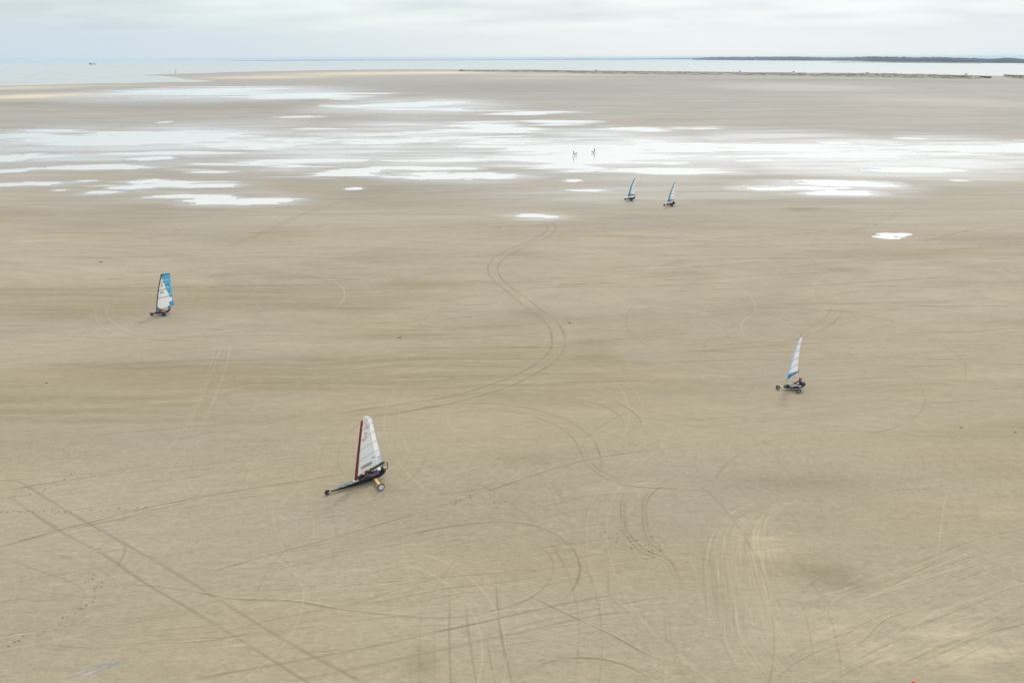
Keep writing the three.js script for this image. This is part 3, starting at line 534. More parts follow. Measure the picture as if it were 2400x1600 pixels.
// ---------------------------------------------------------------- dunes with beach grass along the far coast
const DUNES = [
  ['long low grassy dune ridge along the far edge of the sand, the longer one', [[1075, 166, 167.2], [1150, 164.6, 168], [1230, 164.4, 168.6], [1300, 165.4, 169.4], [1380, 167, 172.6], [1480, 167.4, 174], [1600, 168.4, 175.6], [1700, 169.4, 175.8], [1800, 170.6, 177], [1900, 171.4, 179], [2000, 172, 180.2], [2100, 173.4, 182.4], [2200, 175.6, 184], [2270, 178.4, 185], [2322, 182.4, 183.6]]],
  ['short grassy dune cut off by the right edge of the picture', [[2352, 178.6, 179.6], [2390, 177.6, 185], [2450, 178.2, 189], [2540, 179.4, 194]]],
];
const tufts = [];
{
  const r = rng(55), soil = new THREE.MeshStandardMaterial({ vertexColors: true, roughness: 0.95, side: THREE.DoubleSide });
  for (const [label, list] of DUNES) {
    const far = new THREE.CatmullRomCurve3(list.map((q) => { const p = P(q[0], q[1]); return V(p.x, 0, p.z); })), near = new THREE.CatmullRomCurve3(list.map((q) => { const p = P(q[0], q[2]); return V(p.x, 0, p.z); }));
    const n = Math.round(260 * list.length / 15), m = 14, pos = [], col = [], idx = [], height = (x, z, t) => Math.sin(Math.PI * t) * (1.5 + 1.1 * fbm(x / 26, z / 26, 3)) + 0.15;
    for (let i = 0; i <= n; i++) { const a = far.getPoint(i / n), b = near.getPoint(i / n); for (let j = 0; j <= m; j++) {
      const t = j / m, x = lerp(a.x, b.x, t), z = lerp(a.z, b.z, t), y = gy(x, z) + (j === 0 || j === m ? -0.2 : height(x, z, t));
      const g = clamp(0.62 + 0.9 * fbm(x / 9, z / 12, 3) - (t < 0.25 ? 0.5 : 0), 0, 1); pos.push(x, y, z); col.push(lerp(0.2, 0.09, g), lerp(0.18, 0.084, g), lerp(0.13, 0.055, g));
    } }
    for (let i = 0; i < n; i++) for (let j = 0; j < m; j++) { const a = i * (m + 1) + j; idx.push(a, a + m + 1, a + 1, a + 1, a + m + 1, a + m + 2); }
    const g = new THREE.BufferGeometry(); g.setAttribute('position', new THREE.Float32BufferAttribute(pos, 3)); g.setAttribute('color', new THREE.Float32BufferAttribute(col, 3)); g.setIndex(idx); g.computeVertexNormals();
    solo('dune', g, soil, label, 'dune', null, 'structure');
    const count = list.length > 5 ? 9000 : 1500;
    for (let k = 0; k < count; k++) { const s = r(), t = 0.06 + 0.88 * r(), a = far.getPoint(s), b = near.getPoint(s), x = lerp(a.x, b.x, t) + r() * 2, z = lerp(a.z, b.z, t); if (fbm(x / 9, z / 12, 3) < -0.12 + (t < 0.25 ? 0.25 : 0)) continue; tufts.push([x, gy(x, z) + height(x, z, t) - 0.05, z, 0.7 + r() * 0.8, r() * 6.3, 0.7 + r() * 0.6]); }
  }
  const blades = [];
  for (let k = 0; k < 9; k++) { const a = k * 0.7, b = 0.3 + 0.2 * ((k * 7) % 5) / 5, g = new THREE.ConeGeometry(0.07, 0.75, 3, 1); g.translate(0, 0.37, 0); g.rotateZ(b * 0.8); g.rotateY(a * 2.1); g.translate(Math.cos(a) * 0.25, 0, Math.sin(a) * 0.25); blades.push(g); }
  const im = new THREE.InstancedMesh(merge(blades), new THREE.MeshStandardMaterial({ color: 0xffffff, roughness: 0.9, side: THREE.DoubleSide }), tufts.length), q = new THREE.Object3D(), c = new THREE.Color();
  tufts.forEach(([x, y, z, s, a, v], i) => { q.position.set(x, y, z); q.scale.set(s * 1.3, s * 0.9, s * 1.3); q.rotation.y = a; q.updateMatrix(); im.setMatrixAt(i, q.matrix); im.setColorAt(i, c.setRGB(0.1 * v, 0.094 * v, 0.056 * v)); });
  im.name = 'beach_grass'; im.castShadow = im.receiveShadow = true; scene.add(im); tag(im, 'olive beach grass growing on the dunes along the far coast', 'grass', null, 'stuff');
}

// ---------------------------------------------------------------- far shores
// A rounded wooded ridge whose foot follows pixels of the photograph; tops: [x, foot y, top y].
function ridge(name, label, list, depth, colors, bump, dist) {
  const foot = list.map((q) => { const p = dist ? null : P(q[0], q[1]); if (p) return p; const v = new THREE.Vector3((q[0] / 1200 - 1) * half * 1.5, 0, -1), e = P(q[0], 250), s = dist / Math.hypot(e.x, e.z); return onGround(e.x * s, e.z * s); });
  const pxm = list.map((q, i) => { const r = Math.hypot(foot[i].x, foot[i].z); return (q[1] - q[2]) / 1600 * Math.hypot(r * 0.94, 0) * (dist ? 1 : 1); });
  const base = new THREE.CatmullRomCurve3(foot.map((p) => V(p.x, 0, p.z))), tops = new THREE.CatmullRomCurve3(pxm.map((h, i) => V(i, h, 0)));
  const n = list.length * 26, m = 12, pos = [], col = [], idx = [];
  for (let i = 0; i <= n; i++) { const b = base.getPoint(i / n), h = Math.max(0.2, tops.getPoint(i / n).y), r = Math.hypot(b.x, b.z); for (let j = 0; j <= m; j++) {
    const t = j / m, k = 1 + depth * t / r, x = b.x * k, z = b.z * k, rise = Math.sin(Math.min(1, t * 1.7) * Math.PI / 2) * (t > 0.75 ? 1 - (t - 0.75) * 2.6 : 1);
    const nn = fbm(x / 22, z / 22, 3), y = j === 0 ? gy(b.x, b.z) - 1 : gy(b.x, b.z) - 0.3 + h * rise + bump * h * nn * rise;
    pos.push(x, y, z); const q = clamp(0.5 + 0.9 * fbm(x / 60 + 9, z / 30, 3), 0, 1), cc = colors(x, z, t, q); col.push(...cc);
  } }
  for (let i = 0; i < n; i++) for (let j = 0; j < m; j++) { const a = i * (m + 1) + j; idx.push(a, a + m + 1, a + 1, a + 1, a + m + 1, a + m + 2); }
  const g = new THREE.BufferGeometry(); g.setAttribute('position', new THREE.Float32BufferAttribute(pos, 3)); g.setAttribute('color', new THREE.Float32BufferAttribute(col, 3)); g.setIndex(idx); g.computeVertexNormals();
  return solo(name, g, new THREE.MeshStandardMaterial({ vertexColors: true, roughness: 0.95, side: THREE.DoubleSide }), label, 'hills', null, 'structure');
}
const wood = (x, z, t, q) => [lerp(0.008, 0.016, q), lerp(0.02, 0.032, q), lerp(0.034, 0.048, q)];  // dark forest colour with the blue of distant haze painted in
ridge('hills', 'dark wooded hills tinted haze blue on the far shore at the right', [[1622, 140, 137.2], [1660, 140.6, 134.8], [1720, 140.9, 134.2], [1790, 141.3, 134], [1870, 141.9, 134], [1950, 142, 136], [2010, 142.6, 135.2], [2040, 143.4, 134.2], [2090, 144.2, 135], [2150, 145.4, 136.4], [2200, 146, 136.2], [2260, 146.8, 138], [2320, 147.2, 139.4], [2360, 147.4, 138.4], [2400, 147.8, 140.2], [2500, 149, 142], [2620, 151, 144]], 90, (x, z, t, q) => (x > 900 && t > 0.42 && q > 0.62 ? [0.2, 0.2, 0.16] : wood(x, z, t, q)), 0.16);
ridge('sand_spit', 'low dark spit reaching into the sea below the wooded hills', [[1945, 146, 145.6], [1975, 146, 145], [2010, 145.8, 144.6], [2060, 146.1, 144.6], [2120, 146.8, 145], [2190, 147.4, 145.6], [2300, 148.4, 146.4]], 40, () => [0.1, 0.1, 0.09], 0.4);
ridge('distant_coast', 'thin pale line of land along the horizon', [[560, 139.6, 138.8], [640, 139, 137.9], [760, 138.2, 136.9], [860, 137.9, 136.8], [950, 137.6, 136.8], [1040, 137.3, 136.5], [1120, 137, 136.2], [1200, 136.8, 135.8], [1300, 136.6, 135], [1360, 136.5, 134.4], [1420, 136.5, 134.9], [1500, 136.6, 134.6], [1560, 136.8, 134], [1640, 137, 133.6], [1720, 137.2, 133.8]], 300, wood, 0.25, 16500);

// ---------------------------------------------------------------- small far things
const M = {
  black: mat(0.012, 0.012, 0.014, 0.55), rubber: mat(0.016, 0.016, 0.017, 0.8), steel: mat(0.45, 0.46, 0.47, 0.35, { metalness: 0.9 }), alloy: mat(0.55, 0.57, 0.6, 0.4, { metalness: 0.3 }),
  greyRim: mat(0.5, 0.52, 0.54, 0.45), white: mat(0.78, 0.78, 0.76, 0.5), darkGlass: mat(0.02, 0.025, 0.03, 0.08), wood: mat(0.5, 0.31, 0.12, 0.45, { clearcoat: 0.4 }), rope: mat(0.55, 0.5, 0.4, 0.9), redSleeve: mat(0.14, 0.012, 0.014, 0.6),
  hull: mat(0.003, 0.012, 0.014, 0.45, { specularIntensity: 0.45 }), deck: mat(0.11, 0.15, 0.14, 0.4, { clearcoat: 0.3 }), pad: mat(0.012, 0.012, 0.016, 0.85), podGrey: mat(0.5, 0.5, 0.58, 0.7), podBlack: mat(0.02, 0.02, 0.026, 0.7),
  red: mat(0.62, 0.06, 0.025, 0.55), farDark: mat(0.05, 0.06, 0.07, 0.6), roof: mat(0.25, 0.09, 0.06, 0.8), weed: mat(0.028, 0.024, 0.016, 0.9), gold: mat(0.7, 0.45, 0.16, 0.5), blackTube: mat(0.01, 0.01, 0.012, 0.35, { clearcoat: 0.5 }),
};
{ // ship on the horizon
  const at = P(215.5, 150.8), r = Math.hypot(at.x, at.z), far = Math.min(r, 7200), b = onGround(at.x * far / r, at.z * far / r, -0.3), L = 10.5 / 1600 * far * 1.16;
  const t = thing('ship', 'small dark ship far out on the horizon at the left', 'ship', b, 0.15);
  const ring = (x, w, y0, y1) => [V(x, y1, -w), V(x, lerp(y0, y1, 0.4), -w * 0.95), V(x, y0, -w * 0.5), V(x, y0, w * 0.5), V(x, lerp(y0, y1, 0.4), w * 0.95), V(x, y1, w)];
  part('hull', loft([ring(-12, 2.1, -0.8, 2.2), ring(-8, 2.8, -0.9, 2), ring(0, 3, -1, 2), ring(7, 2.6, -0.9, 2.5), ring(10.5, 1.3, -0.4, 3.2), ring(12.3, 0.1, 1.5, 3.8)]), M.farDark, t);
  const wh = part('wheelhouse', new RoundedBoxGeometry(5, 3.6, 3.6, 2, 0.2).translate(-6.4, 3.8, 0), M.farDark, t);
  for (let i = 0; i < 3; i++) part('window', new THREE.BoxGeometry(1.1, 0.9, 0.08).translate(-7.9 + i * 1.5, 4.5, 1.83), M.darkGlass, wh);
  part('mast', rod(V(-0.5, 2, 0), V(-0.5, 8.2, 0), 0.28, 0.16), M.farDark, t); part('boom', rod(V(-0.5, 3.4, 0), V(6.5, 6.6, 0), 0.16, 0.1), M.farDark, t);
  part('gantry', merge([rod(V(8.2, 2.4, -1.6), V(8.2, 6.2, -0.9), 0.2), rod(V(8.2, 2.4, 1.6), V(8.2, 6.2, 0.9), 0.2), rod(V(7.2, 6.2, 0), V(11, 6.2, 0), 0.2)]), M.farDark, t);
  t.scale.setScalar(L / 24.3);
}
{ // beacon post and two buoys
  const p = P(411, 170.6), t = thing('beacon_post', 'grey beacon post standing in the sea off the sand spit', 'post', p.setY(gy(p.x, p.z) - 0.3));
  part('post', rod(V(0, -0.5, 0), V(0, 4.6, 0), 0.5, 0.32), mat(0.16, 0.18, 0.21, 0.8), t); part('topmark', new THREE.CylinderGeometry(0.15, 0.55, 0.9, 10).translate(0, 5, 0), mat(0.12, 0.14, 0.17, 0.8), t);
  for (const [x, y, where] of [[1790, 144.2, 'left of the pair off the wooded shore'], [1833, 145, 'right of the pair off the wooded shore']]) {
    const q = P(x, y), b = thing('buoy', 'tiny dark buoy floating on the bright sea, ' + where, 'buoy', q.setY(gy(q.x, q.z) - 0.3), 0, 'buoys off the far shore');
    part('float', new THREE.LatheGeometry([[0, -0.6], [1.1, -0.4], [1.3, 0.2], [0.9, 0.7], [0.3, 0.9], [0, 0.9]].map((a) => new THREE.Vector2(...a)), 14), M.farDark, b); part('tower', rod(V(0, 0.8, 0), V(0, 2.6, 0), 0.3, 0.12), M.farDark, b);
  }
}
{ // cars standing at the water's edge behind the dunes
  const s = new THREE.Shape([[-2.1, 0.45], [-2.15, 0.85], [-2, 1.0], [-1.75, 1.1], [-1.35, 1.55], [-0.3, 1.66], [0.55, 1.58], [1.15, 1.08], [1.95, 0.94], [2.15, 0.75], [2.15, 0.45], [1.75, 0.42], [1.62, 0.62], [1.35, 0.7], [1.08, 0.62], [0.95, 0.4], [-0.95, 0.4], [-1.08, 0.62], [-1.35, 0.7], [-1.62, 0.62], [-1.75, 0.42]].map((a) => new THREE.Vector2(...a)));
  const body = new THREE.ExtrudeGeometry(s, { depth: 1.5, bevelEnabled: true, bevelSize: 0.06, bevelThickness: 0.1, bevelSegments: 2 }).translate(0, 0, -0.75);
  const ws = new THREE.Shape([[-1.5, 1.12], [-1.22, 1.5], [-0.3, 1.58], [0.48, 1.5], [0.95, 1.1]].map((a) => new THREE.Vector2(...a))), win = new THREE.ExtrudeGeometry(ws, { depth: 1.72, bevelEnabled: false }).translate(0, 0, -0.86);
  const paint = mat(0.028, 0.03, 0.04, 0.35, { clearcoat: 1 });
  const first = thing('parked_car', '', 'car', V(0, 0, 0), 0, "dark cars standing along the far water's edge");
  part('body', body, paint, first); part('side_window', win, M.darkGlass, first);
  for (const [x, z] of [[1.35, 0.72], [1.35, -0.72], [-1.35, 0.72], [-1.35, -0.72]]) part('wheel', new THREE.CylinderGeometry(0.33, 0.33, 0.24, 18).rotateX(Math.PI / 2).translate(x, 0.33, z), M.rubber, first);
  for (const z of [-0.55, 0.55]) { part('headlight', new THREE.BoxGeometry(0.08, 0.14, 0.3).translate(2.2, 0.78, z), M.white, first); part('tail_light', new THREE.BoxGeometry(0.06, 0.18, 0.22).translate(-2.22, 0.86, z), M.red, first); }
  const spots = [[828, 164, 0.3, 0.7, 'by the pale spit, leftmost of all'], [1080, 163.6, 0, 0.8, 'where the dune grass begins'], [1397, 165.2, 0.1, 1.1, 'over the middle of the dunes, alone'], [1735, 168, -0.3, 1.2, 'left of two over the dunes'], [1860, 169, 0.2, 1, 'right of two over the dunes'], [2033, 171.6, 0, 1, 'below the tip of the dark spit'], [2265, 174.9, 0.3, 1, 'near the gap in the dunes']];
  spots.forEach(([x, y, a, k, where], i) => {
    const c = i ? first.clone() : first; if (i) { c.name = numbered('parked_car'); scene.add(c); }
    const p = P(x, y); c.position.set(p.x, gy(p.x, p.z) + 0.05, p.z); c.rotation.y = a; c.scale.setScalar(k);
    c.userData = { label: "small dark car on the far shore, " + where, category: 'car', group: "dark cars standing along the far water's edge" };
  });
}
{ // a few houses on the wooded shore
  const spots = [[1652, 140.6, 1.3, 'leftmost on the wooded shore'], [1700, 140.9, 1, 'second from the left on the wooded shore'], [1741, 141, 1.1, 'between the trees left of the brightest house'], [1771, 141.2, 1.6, 'the brightest on the wooded shore'], [1846, 141.8, 1, 'farthest right on the wooded shore']];
  for (const [x, y, k, where] of spots) {
    const p = P(x, y), t = thing('house', 'tiny pale house far across the sea, ' + where, 'house', p.setY(gy(p.x, p.z) + 0.4), 0.2 * k, 'houses on the far shore'), s = new THREE.Shape([[-2.6, 0], [2.6, 0], [0, 2.2]].map((a) => new THREE.Vector2(...a)));
    part('wall', new THREE.BoxGeometry(9, 3, 5).translate(0, 1.5, 0), M.white, t); part('roof', new THREE.ExtrudeGeometry(s, { depth: 9.4, bevelEnabled: false }).rotateY(Math.PI / 2).translate(-4.7, 3, 0), M.roof, t);
    for (let i = 0; i < 3; i++) part('window', new THREE.BoxGeometry(1, 1.1, 0.1).translate(-2.8 + i * 2.8, 1.7, 2.53), M.darkGlass, t);
    part('door', new THREE.BoxGeometry(0.9, 2, 0.12).translate(4.1 - 0.2, 1, 2.53), M.farDark, t); t.scale.setScalar(k);
  }
}

// ---------------------------------------------------------------- bodies from smooth fields
// caps: [ax, ay, az, ra, bx, by, bz, rb, colour]; returns one continuous geometry with the colours of the nearest capsule
function fieldGeometry(caps, cell, k = 0.025, maxRes = 110) {
  const box = new THREE.Box3(); for (const c of caps) { box.expandByPoint(V(c[0] - c[3], c[1] - c[3], c[2] - c[3])); box.expandByPoint(V(c[0] + c[3], c[1] + c[3], c[2] + c[3])); box.expandByPoint(V(c[4] - c[7], c[5] - c[7], c[6] - c[7])); box.expandByPoint(V(c[4] + c[7], c[5] + c[7], c[6] + c[7])); }
  const ctr = box.getCenter(V(0, 0, 0)), s = box.getSize(V(0, 0, 0)), size = Math.max(s.x, s.y, s.z) + 6 * cell, res = clamp(Math.ceil(size / cell), 16, maxRes), hs = size / 2;
  const mc = new MarchingCubes(res, undefined, false, false, 120000), hal = res / 2; mc.isolation = 0;
  const dist = (x, y, z, c) => { const bx = c[4] - c[0], by = c[5] - c[1], bz = c[6] - c[2], l2 = bx * bx + by * by + bz * bz + 1e-9, t = clamp(((x - c[0]) * bx + (y - c[1]) * by + (z - c[2]) * bz) / l2, 0, 1); return Math.hypot(x - c[0] - bx * t, y - c[1] - by * t, z - c[2] - bz * t) - lerp(c[3], c[7], t); };
  for (let iz = 0, o = 0; iz < res; iz++) for (let iy = 0; iy < res; iy++) for (let ix = 0; ix < res; ix++, o++) {
    const x = ctr.x + (ix - hal) / hal * hs, y = ctr.y + (iy - hal) / hal * hs, z = ctr.z + (iz - hal) / hal * hs;
    let d = 1e3; for (const c of caps) { const e = dist(x, y, z, c); if (e > d + k) continue; const h = Math.max(k - Math.abs(d - e), 0) / k; d = Math.min(d, e) - h * h * k * 0.25; }
    mc.field[o] = -d;
  }
  mc.update();
  const n = mc.count, pos = new Float32Array(n * 3), nor = new Float32Array(n * 3), col = new Float32Array(n * 3);
  for (let i = 0; i < n; i++) {
    const x = ctr.x + mc.positionArray[i * 3] * hs, y = ctr.y + mc.positionArray[i * 3 + 1] * hs, z = ctr.z + mc.positionArray[i * 3 + 2] * hs; pos.set([x, y, z], i * 3);
    const l = Math.hypot(mc.normalArray[i * 3], mc.normalArray[i * 3 + 1], mc.normalArray[i * 3 + 2]) || 1; nor.set([mc.normalArray[i * 3] / l, mc.normalArray[i * 3 + 1] / l, mc.normalArray[i * 3 + 2] / l], i * 3);
    let b = 1e9, w = caps[0]; for (const c of caps) { const e = dist(x, y, z, c); if (e < b) { b = e; w = c; } } col.set(w[8], i * 3);
  }
  const g = new THREE.BufferGeometry(); g.setAttribute('position', new THREE.BufferAttribute(pos, 3)); g.setAttribute('normal', new THREE.BufferAttribute(nor, 3)); g.setAttribute('color', new THREE.BufferAttribute(col, 3));
  return g;
}
const skinM = new THREE.MeshStandardMaterial({ vertexColors: true, roughness: 0.75, side: THREE.DoubleSide });
const SKIN = [0.45, 0.27, 0.19];
function colored(g, c) { g = g.index ? g.toNonIndexed() : g; g.deleteAttribute('uv'); g.setAttribute('color', new THREE.Float32BufferAttribute(new Float32Array(g.attributes.position.count * 3).map((_, i) => c[i % 3]), 3)); return g; }
// J: joints; C: colours. Left and right limbs carry the suffix L and R.
function bodyGeometry(J, C, cell) {
  const cap = (a, ra, b, rb, c) => [...a, ra, ...b, rb, c], caps = [], mid = (a, b, t) => a.map((v, i) => lerp(v, b[i], t));
  caps.push(cap(J.hipL, 0.105, J.hipR, 0.105, C.legs), cap(J.pelvis, 0.12, mid(J.pelvis, J.chest, 0.45), 0.125, C.top), cap(mid(J.pelvis, J.chest, 0.4), 0.12, J.chest, 0.135, C.top), cap(J.shL, 0.07, J.shR, 0.07, C.top), cap(mid(J.chest, J.shL, 0.5), 0.1, mid(J.chest, J.shR, 0.5), 0.1, C.top), cap(J.chest, 0.08, J.neck, 0.058, C.top), cap(J.neck, 0.055, J.head, 0.06, SKIN));
  for (const s of ['L', 'R']) caps.push(cap(J['sh' + s], 0.062, J['el' + s], 0.048, C.top), cap(J['el' + s], 0.047, J['wr' + s], 0.033, C.top), cap(J['hip' + s], 0.09, J['kn' + s], 0.062, C.legs), cap(J['kn' + s], 0.06, J['an' + s], 0.042, C.legs), cap(J['an' + s], 0.045, J['toe' + s], 0.035, C.shoes));
  const gs = [fieldGeometry(caps, cell, 0.04, 120)];
  // head: skull, jaw, nose, ears, hair, eyes
  const h = A(J.head), f = A(J.face).normalize(), u = h.clone().sub(A(J.neck)); u.addScaledVector(f, -u.dot(f)).normalize(); const w = f.clone().cross(u), at = (a, b, c) => h.clone().addScaledVector(f, a).addScaledVector(u, b).addScaledVector(w, c).toArray();
  const hair = C.hair ?? [0.03, 0.02, 0.012];
  gs.push(fieldGeometry([cap(at(-0.02, 0.05, 0), 0.082, at(0.015, 0.03, 0), 0.078, SKIN), cap(at(0.03, -0.02, 0), 0.062, at(0.045, -0.065, 0), 0.042, SKIN), cap(at(0.085, 0.025, 0), 0.012, at(0.108, -0.01, 0), 0.015, SKIN), cap(at(-0.005, 0, 0.082), 0.014, at(-0.01, 0.03, 0.084), 0.018, SKIN), cap(at(-0.005, 0, -0.082), 0.014, at(-0.01, 0.03, -0.084), 0.018, SKIN), cap(at(-0.03, 0.07, 0), 0.085, at(0.0, 0.085, 0), 0.07, hair), cap(at(0.083, -0.045, -0.018), 0.008, at(0.083, -0.045, 0.018), 0.008, [0.3, 0.11, 0.1])], Math.max(0.006, cell * 0.4), 0.015, 70));
  for (const s of [-1, 1]) gs.push(colored(new THREE.SphereGeometry(0.011, 8, 6).translate(...at(0.083, 0.03, s * 0.032)), [0.03, 0.025, 0.02]));
  // hands: a palm, four unequal bent fingers, a thumb from the side
  for (const s of ['L', 'R']) {
    const wr = A(J['wr' + s]), d = wr.clone().sub(A(J['el' + s])).normalize(), n = V(0, -1, 0.2); n.addScaledVector(d, -n.dot(d)).normalize(); const si = d.clone().cross(n).multiplyScalar(s === 'L' ? 1 : -1), q = (a, b, c) => wr.clone().addScaledVector(d, a).addScaledVector(si, b).addScaledVector(n, c).toArray(), col = C.gloves ?? SKIN;
    const hc = [cap(q(-0.01, 0, 0), 0.03, q(0.03, 0, 0), 0.03, col), cap(q(0.03, -0.022, 0), 0.02, q(0.085, -0.026, 0.004), 0.017, col), cap(q(0.03, 0.022, 0), 0.02, q(0.085, 0.026, 0.004), 0.017, col)];
    [[-0.03, 0.86], [-0.01, 1.02], [0.011, 0.96], [0.031, 0.76]].forEach(([o, l]) => { const a = q(0.09, o, 0), b = q(0.09 + 0.036 * l, o, 0.014), c = q(0.09 + 0.044 * l, o, 0.04 * l), e = q(0.09 + 0.028 * l, o, 0.056 * l); hc.push(cap(a, 0.0095, b, 0.009, col), cap(b, 0.009, c, 0.0085, col), cap(c, 0.0085, e, 0.0075, col)); });
    hc.push(cap(q(0.03, -0.03, 0.004), 0.013, q(0.062, -0.055, 0.02), 0.011, col), cap(q(0.062, -0.055, 0.02), 0.011, q(0.092, -0.048, 0.036), 0.009, col));
    gs.push(fieldGeometry(hc, Math.max(0.0045, cell * 0.28), 0.008, 60));
  }
  return mergeGeometries(gs.map((g) => (g.index ? g.toNonIndexed() : g)));
}
// A pilot lying back in the seat: local x forward, y up. p: hips, r: recline of the back in degrees from upright
function seated({ hx, hy, recline, knee, foot, handR, handL, look = 6, s = 1 }) {
  const a = recline * D2R, up = [-Math.sin(a), Math.cos(a)], at = (l, z) => [hx + up[0] * l * s, hy + up[1] * l * s, z], nk = at(0.55, 0), lk = look * D2R;
  return {
    pelvis: [hx, hy, 0], chest: at(0.38, 0), neck: nk, head: [nk[0] - Math.sin(a * 0.45) * 0.12, nk[1] + 0.12, 0], face: [Math.cos(lk), -Math.sin(lk), -0.1], shL: at(0.47, -0.19), shR: at(0.47, 0.19), elL: [lerp(at(0.3, 0)[0], handL[0], 0.5) - 0.02, lerp(at(0.3, 0)[1], handL[1], 0.5) - 0.06, -0.3], elR: [lerp(at(0.3, 0)[0], handR[0], 0.5) - 0.02, lerp(at(0.3, 0)[1], handR[1], 0.5) - 0.06, 0.3],
    wrL: handL, wrR: handR, hipL: [hx + 0.02, hy, -0.1], hipR: [hx + 0.02, hy, 0.1], knL: [knee[0], knee[1], -0.13], knR: [knee[0] + 0.04, knee[1] + 0.02, 0.13], anL: [foot[0], foot[1], -0.1], anR: [foot[0] + 0.02, foot[1], 0.1], toeL: [foot[0] + 0.1, foot[1] + 0.15, -0.11], toeR: [foot[0] + 0.12, foot[1] + 0.15, 0.11],
  };
}
function helmet(J, m, parent) {
  const g = new THREE.SphereGeometry(0.132, 24, 16, 0, Math.PI * 2, 0, Math.PI * 0.62); g.scale(1.1, 1, 0.95);
  const brim = new THREE.TorusGeometry(0.124, 0.012, 8, 24).rotateX(Math.PI / 2).scale(1.08, 1, 0.94).translate(0, -0.045, 0);
  const h = merge([g, brim]); h.rotateZ(0.12); h.translate(J.head[0] - 0.005, J.head[1] + 0.05, J.head[2]); return part('helmet', h, m, parent);
}

// ---------------------------------------------------------------- land yachts
function wheel(parent, at, r, w, rimM, rimR = 0.6, spokes = 0) {
  const g = new THREE.Group(); g.name = 'wheel'; g.position.copy(at); parent.add(g);
  const tr = r * (1 - rimR) / 2, pts = [];
  for (let i = 0; i <= 16; i++) { const a = i / 16 * Math.PI * 2; pts.push(new THREE.Vector2(r - tr + tr * Math.cos(a), w / 2 * Math.sin(a))); }
  part('tyre', new THREE.LatheGeometry(pts, 40).rotateX(Math.PI / 2), M.rubber, g);
  const rr = r * rimR + tr * 0.3, prof = [[0.02, w * 0.3], [rr * 0.3, w * 0.24], [rr * 0.85, w * 0.18], [rr, w * 0.42], [rr * 1.02, w * 0.3], [rr * 1.02, -w * 0.3], [rr, -w * 0.42], [rr * 0.85, -w * 0.18], [rr * 0.3, -w * 0.24], [0.02, -w * 0.3]];
  const rim = part('rim', new THREE.LatheGeometry(prof.map((p) => new THREE.Vector2(...p)), 36).rotateX(Math.PI / 2), rimM, g);
  part('hub', new THREE.CylinderGeometry(r * 0.1, r * 0.1, w * 0.9, 14).rotateX(Math.PI / 2), M.steel, g);
  return g;
}
// Sail surface: luff(v) on the mast, chord(v), swing of the chord off the centre line (to the far side) and how much the clew rises.
function sailPoint(s, u, v) {
  const L = s.luff(v), b = (s.swing + s.twist * v) * D2R, c = s.chord(v), off = c * s.camber * 4 * u * (1 - u) * (1.25 - u * 0.5);
  return V(L.x - Math.cos(b) * c * u + Math.sin(b) * off, L.y + s.rise(v, u), L.z + Math.sin(b) * c * u + Math.cos(b) * off);
}
function sailPanel(s, v0, v1, u0 = 0, u1 = 1) {
  const nu = 14, nv = Math.max(4, Math.ceil((v1 - v0) * 40)), pos = [], uv = [], idx = [];
  for (let j = 0; j <= nv; j++) for (let i = 0; i <= nu; i++) { const u = lerp(u0, u1, i / nu), v = lerp(v0, v1, j / nv), p = sailPoint(s, u, v); pos.push(p.x, p.y, p.z); uv.push(u, v); }
  for (let j = 0; j < nv; j++) for (let i = 0; i < nu; i++) { const a = j * (nu + 1) + i; idx.push(a, a + 1, a + nu + 1, a + 1, a + nu + 2, a + nu + 1); }
  const g = new THREE.BufferGeometry(); g.setAttribute('position', new THREE.Float32BufferAttribute(pos, 3)); g.setAttribute('uv', new THREE.Float32BufferAttribute(uv, 2)); g.setIndex(idx); g.computeVertexNormals(); return g;
}
const onSail = (s, u, v, lift = 0) => { const p = sailPoint(s, u, v); p.z -= lift; return p; };
function sailTexture(w, h, draw) {
  const c = document.createElement('canvas'); c.width = w; c.height = h; const x = c.getContext('2d'); draw(x, w, h, (u, v) => [u * w, (1 - v) * h]);
  const t = new THREE.CanvasTexture(c); t.colorSpace = THREE.SRGBColorSpace; t.anisotropy = 8; return t;
}
function sail(parent, s, cuts, texture, battenM, battenR) {
  const g = new THREE.Group(); g.name = 'sail'; parent.add(g);
  const m = new THREE.MeshPhysicalMaterial({ map: texture, roughness: 0.75, transmission: 0.12, thickness: 0, side: THREE.DoubleSide });
  const vs = [0, ...cuts, 1];
  for (let i = 0; i < vs.length - 1; i++) part('sail_panel', sailPanel(s, vs[i], vs[i + 1]), m, g);
  for (const v of cuts) { const pts = []; for (let i = 0; i <= 8; i++) pts.push(onSail(s, i / 8 * 1.015, v, 0.006)); part('batten', tube(pts, battenR, 20, 6), battenM, g); }
  const edge = []; for (let i = 0; i <= 24; i++) edge.push(onSail(s, 1, i / 24)); part('leech_tape', tube(edge, battenR * 0.7, 60, 6), s.tape ?? battenM, g);
  return g;
}

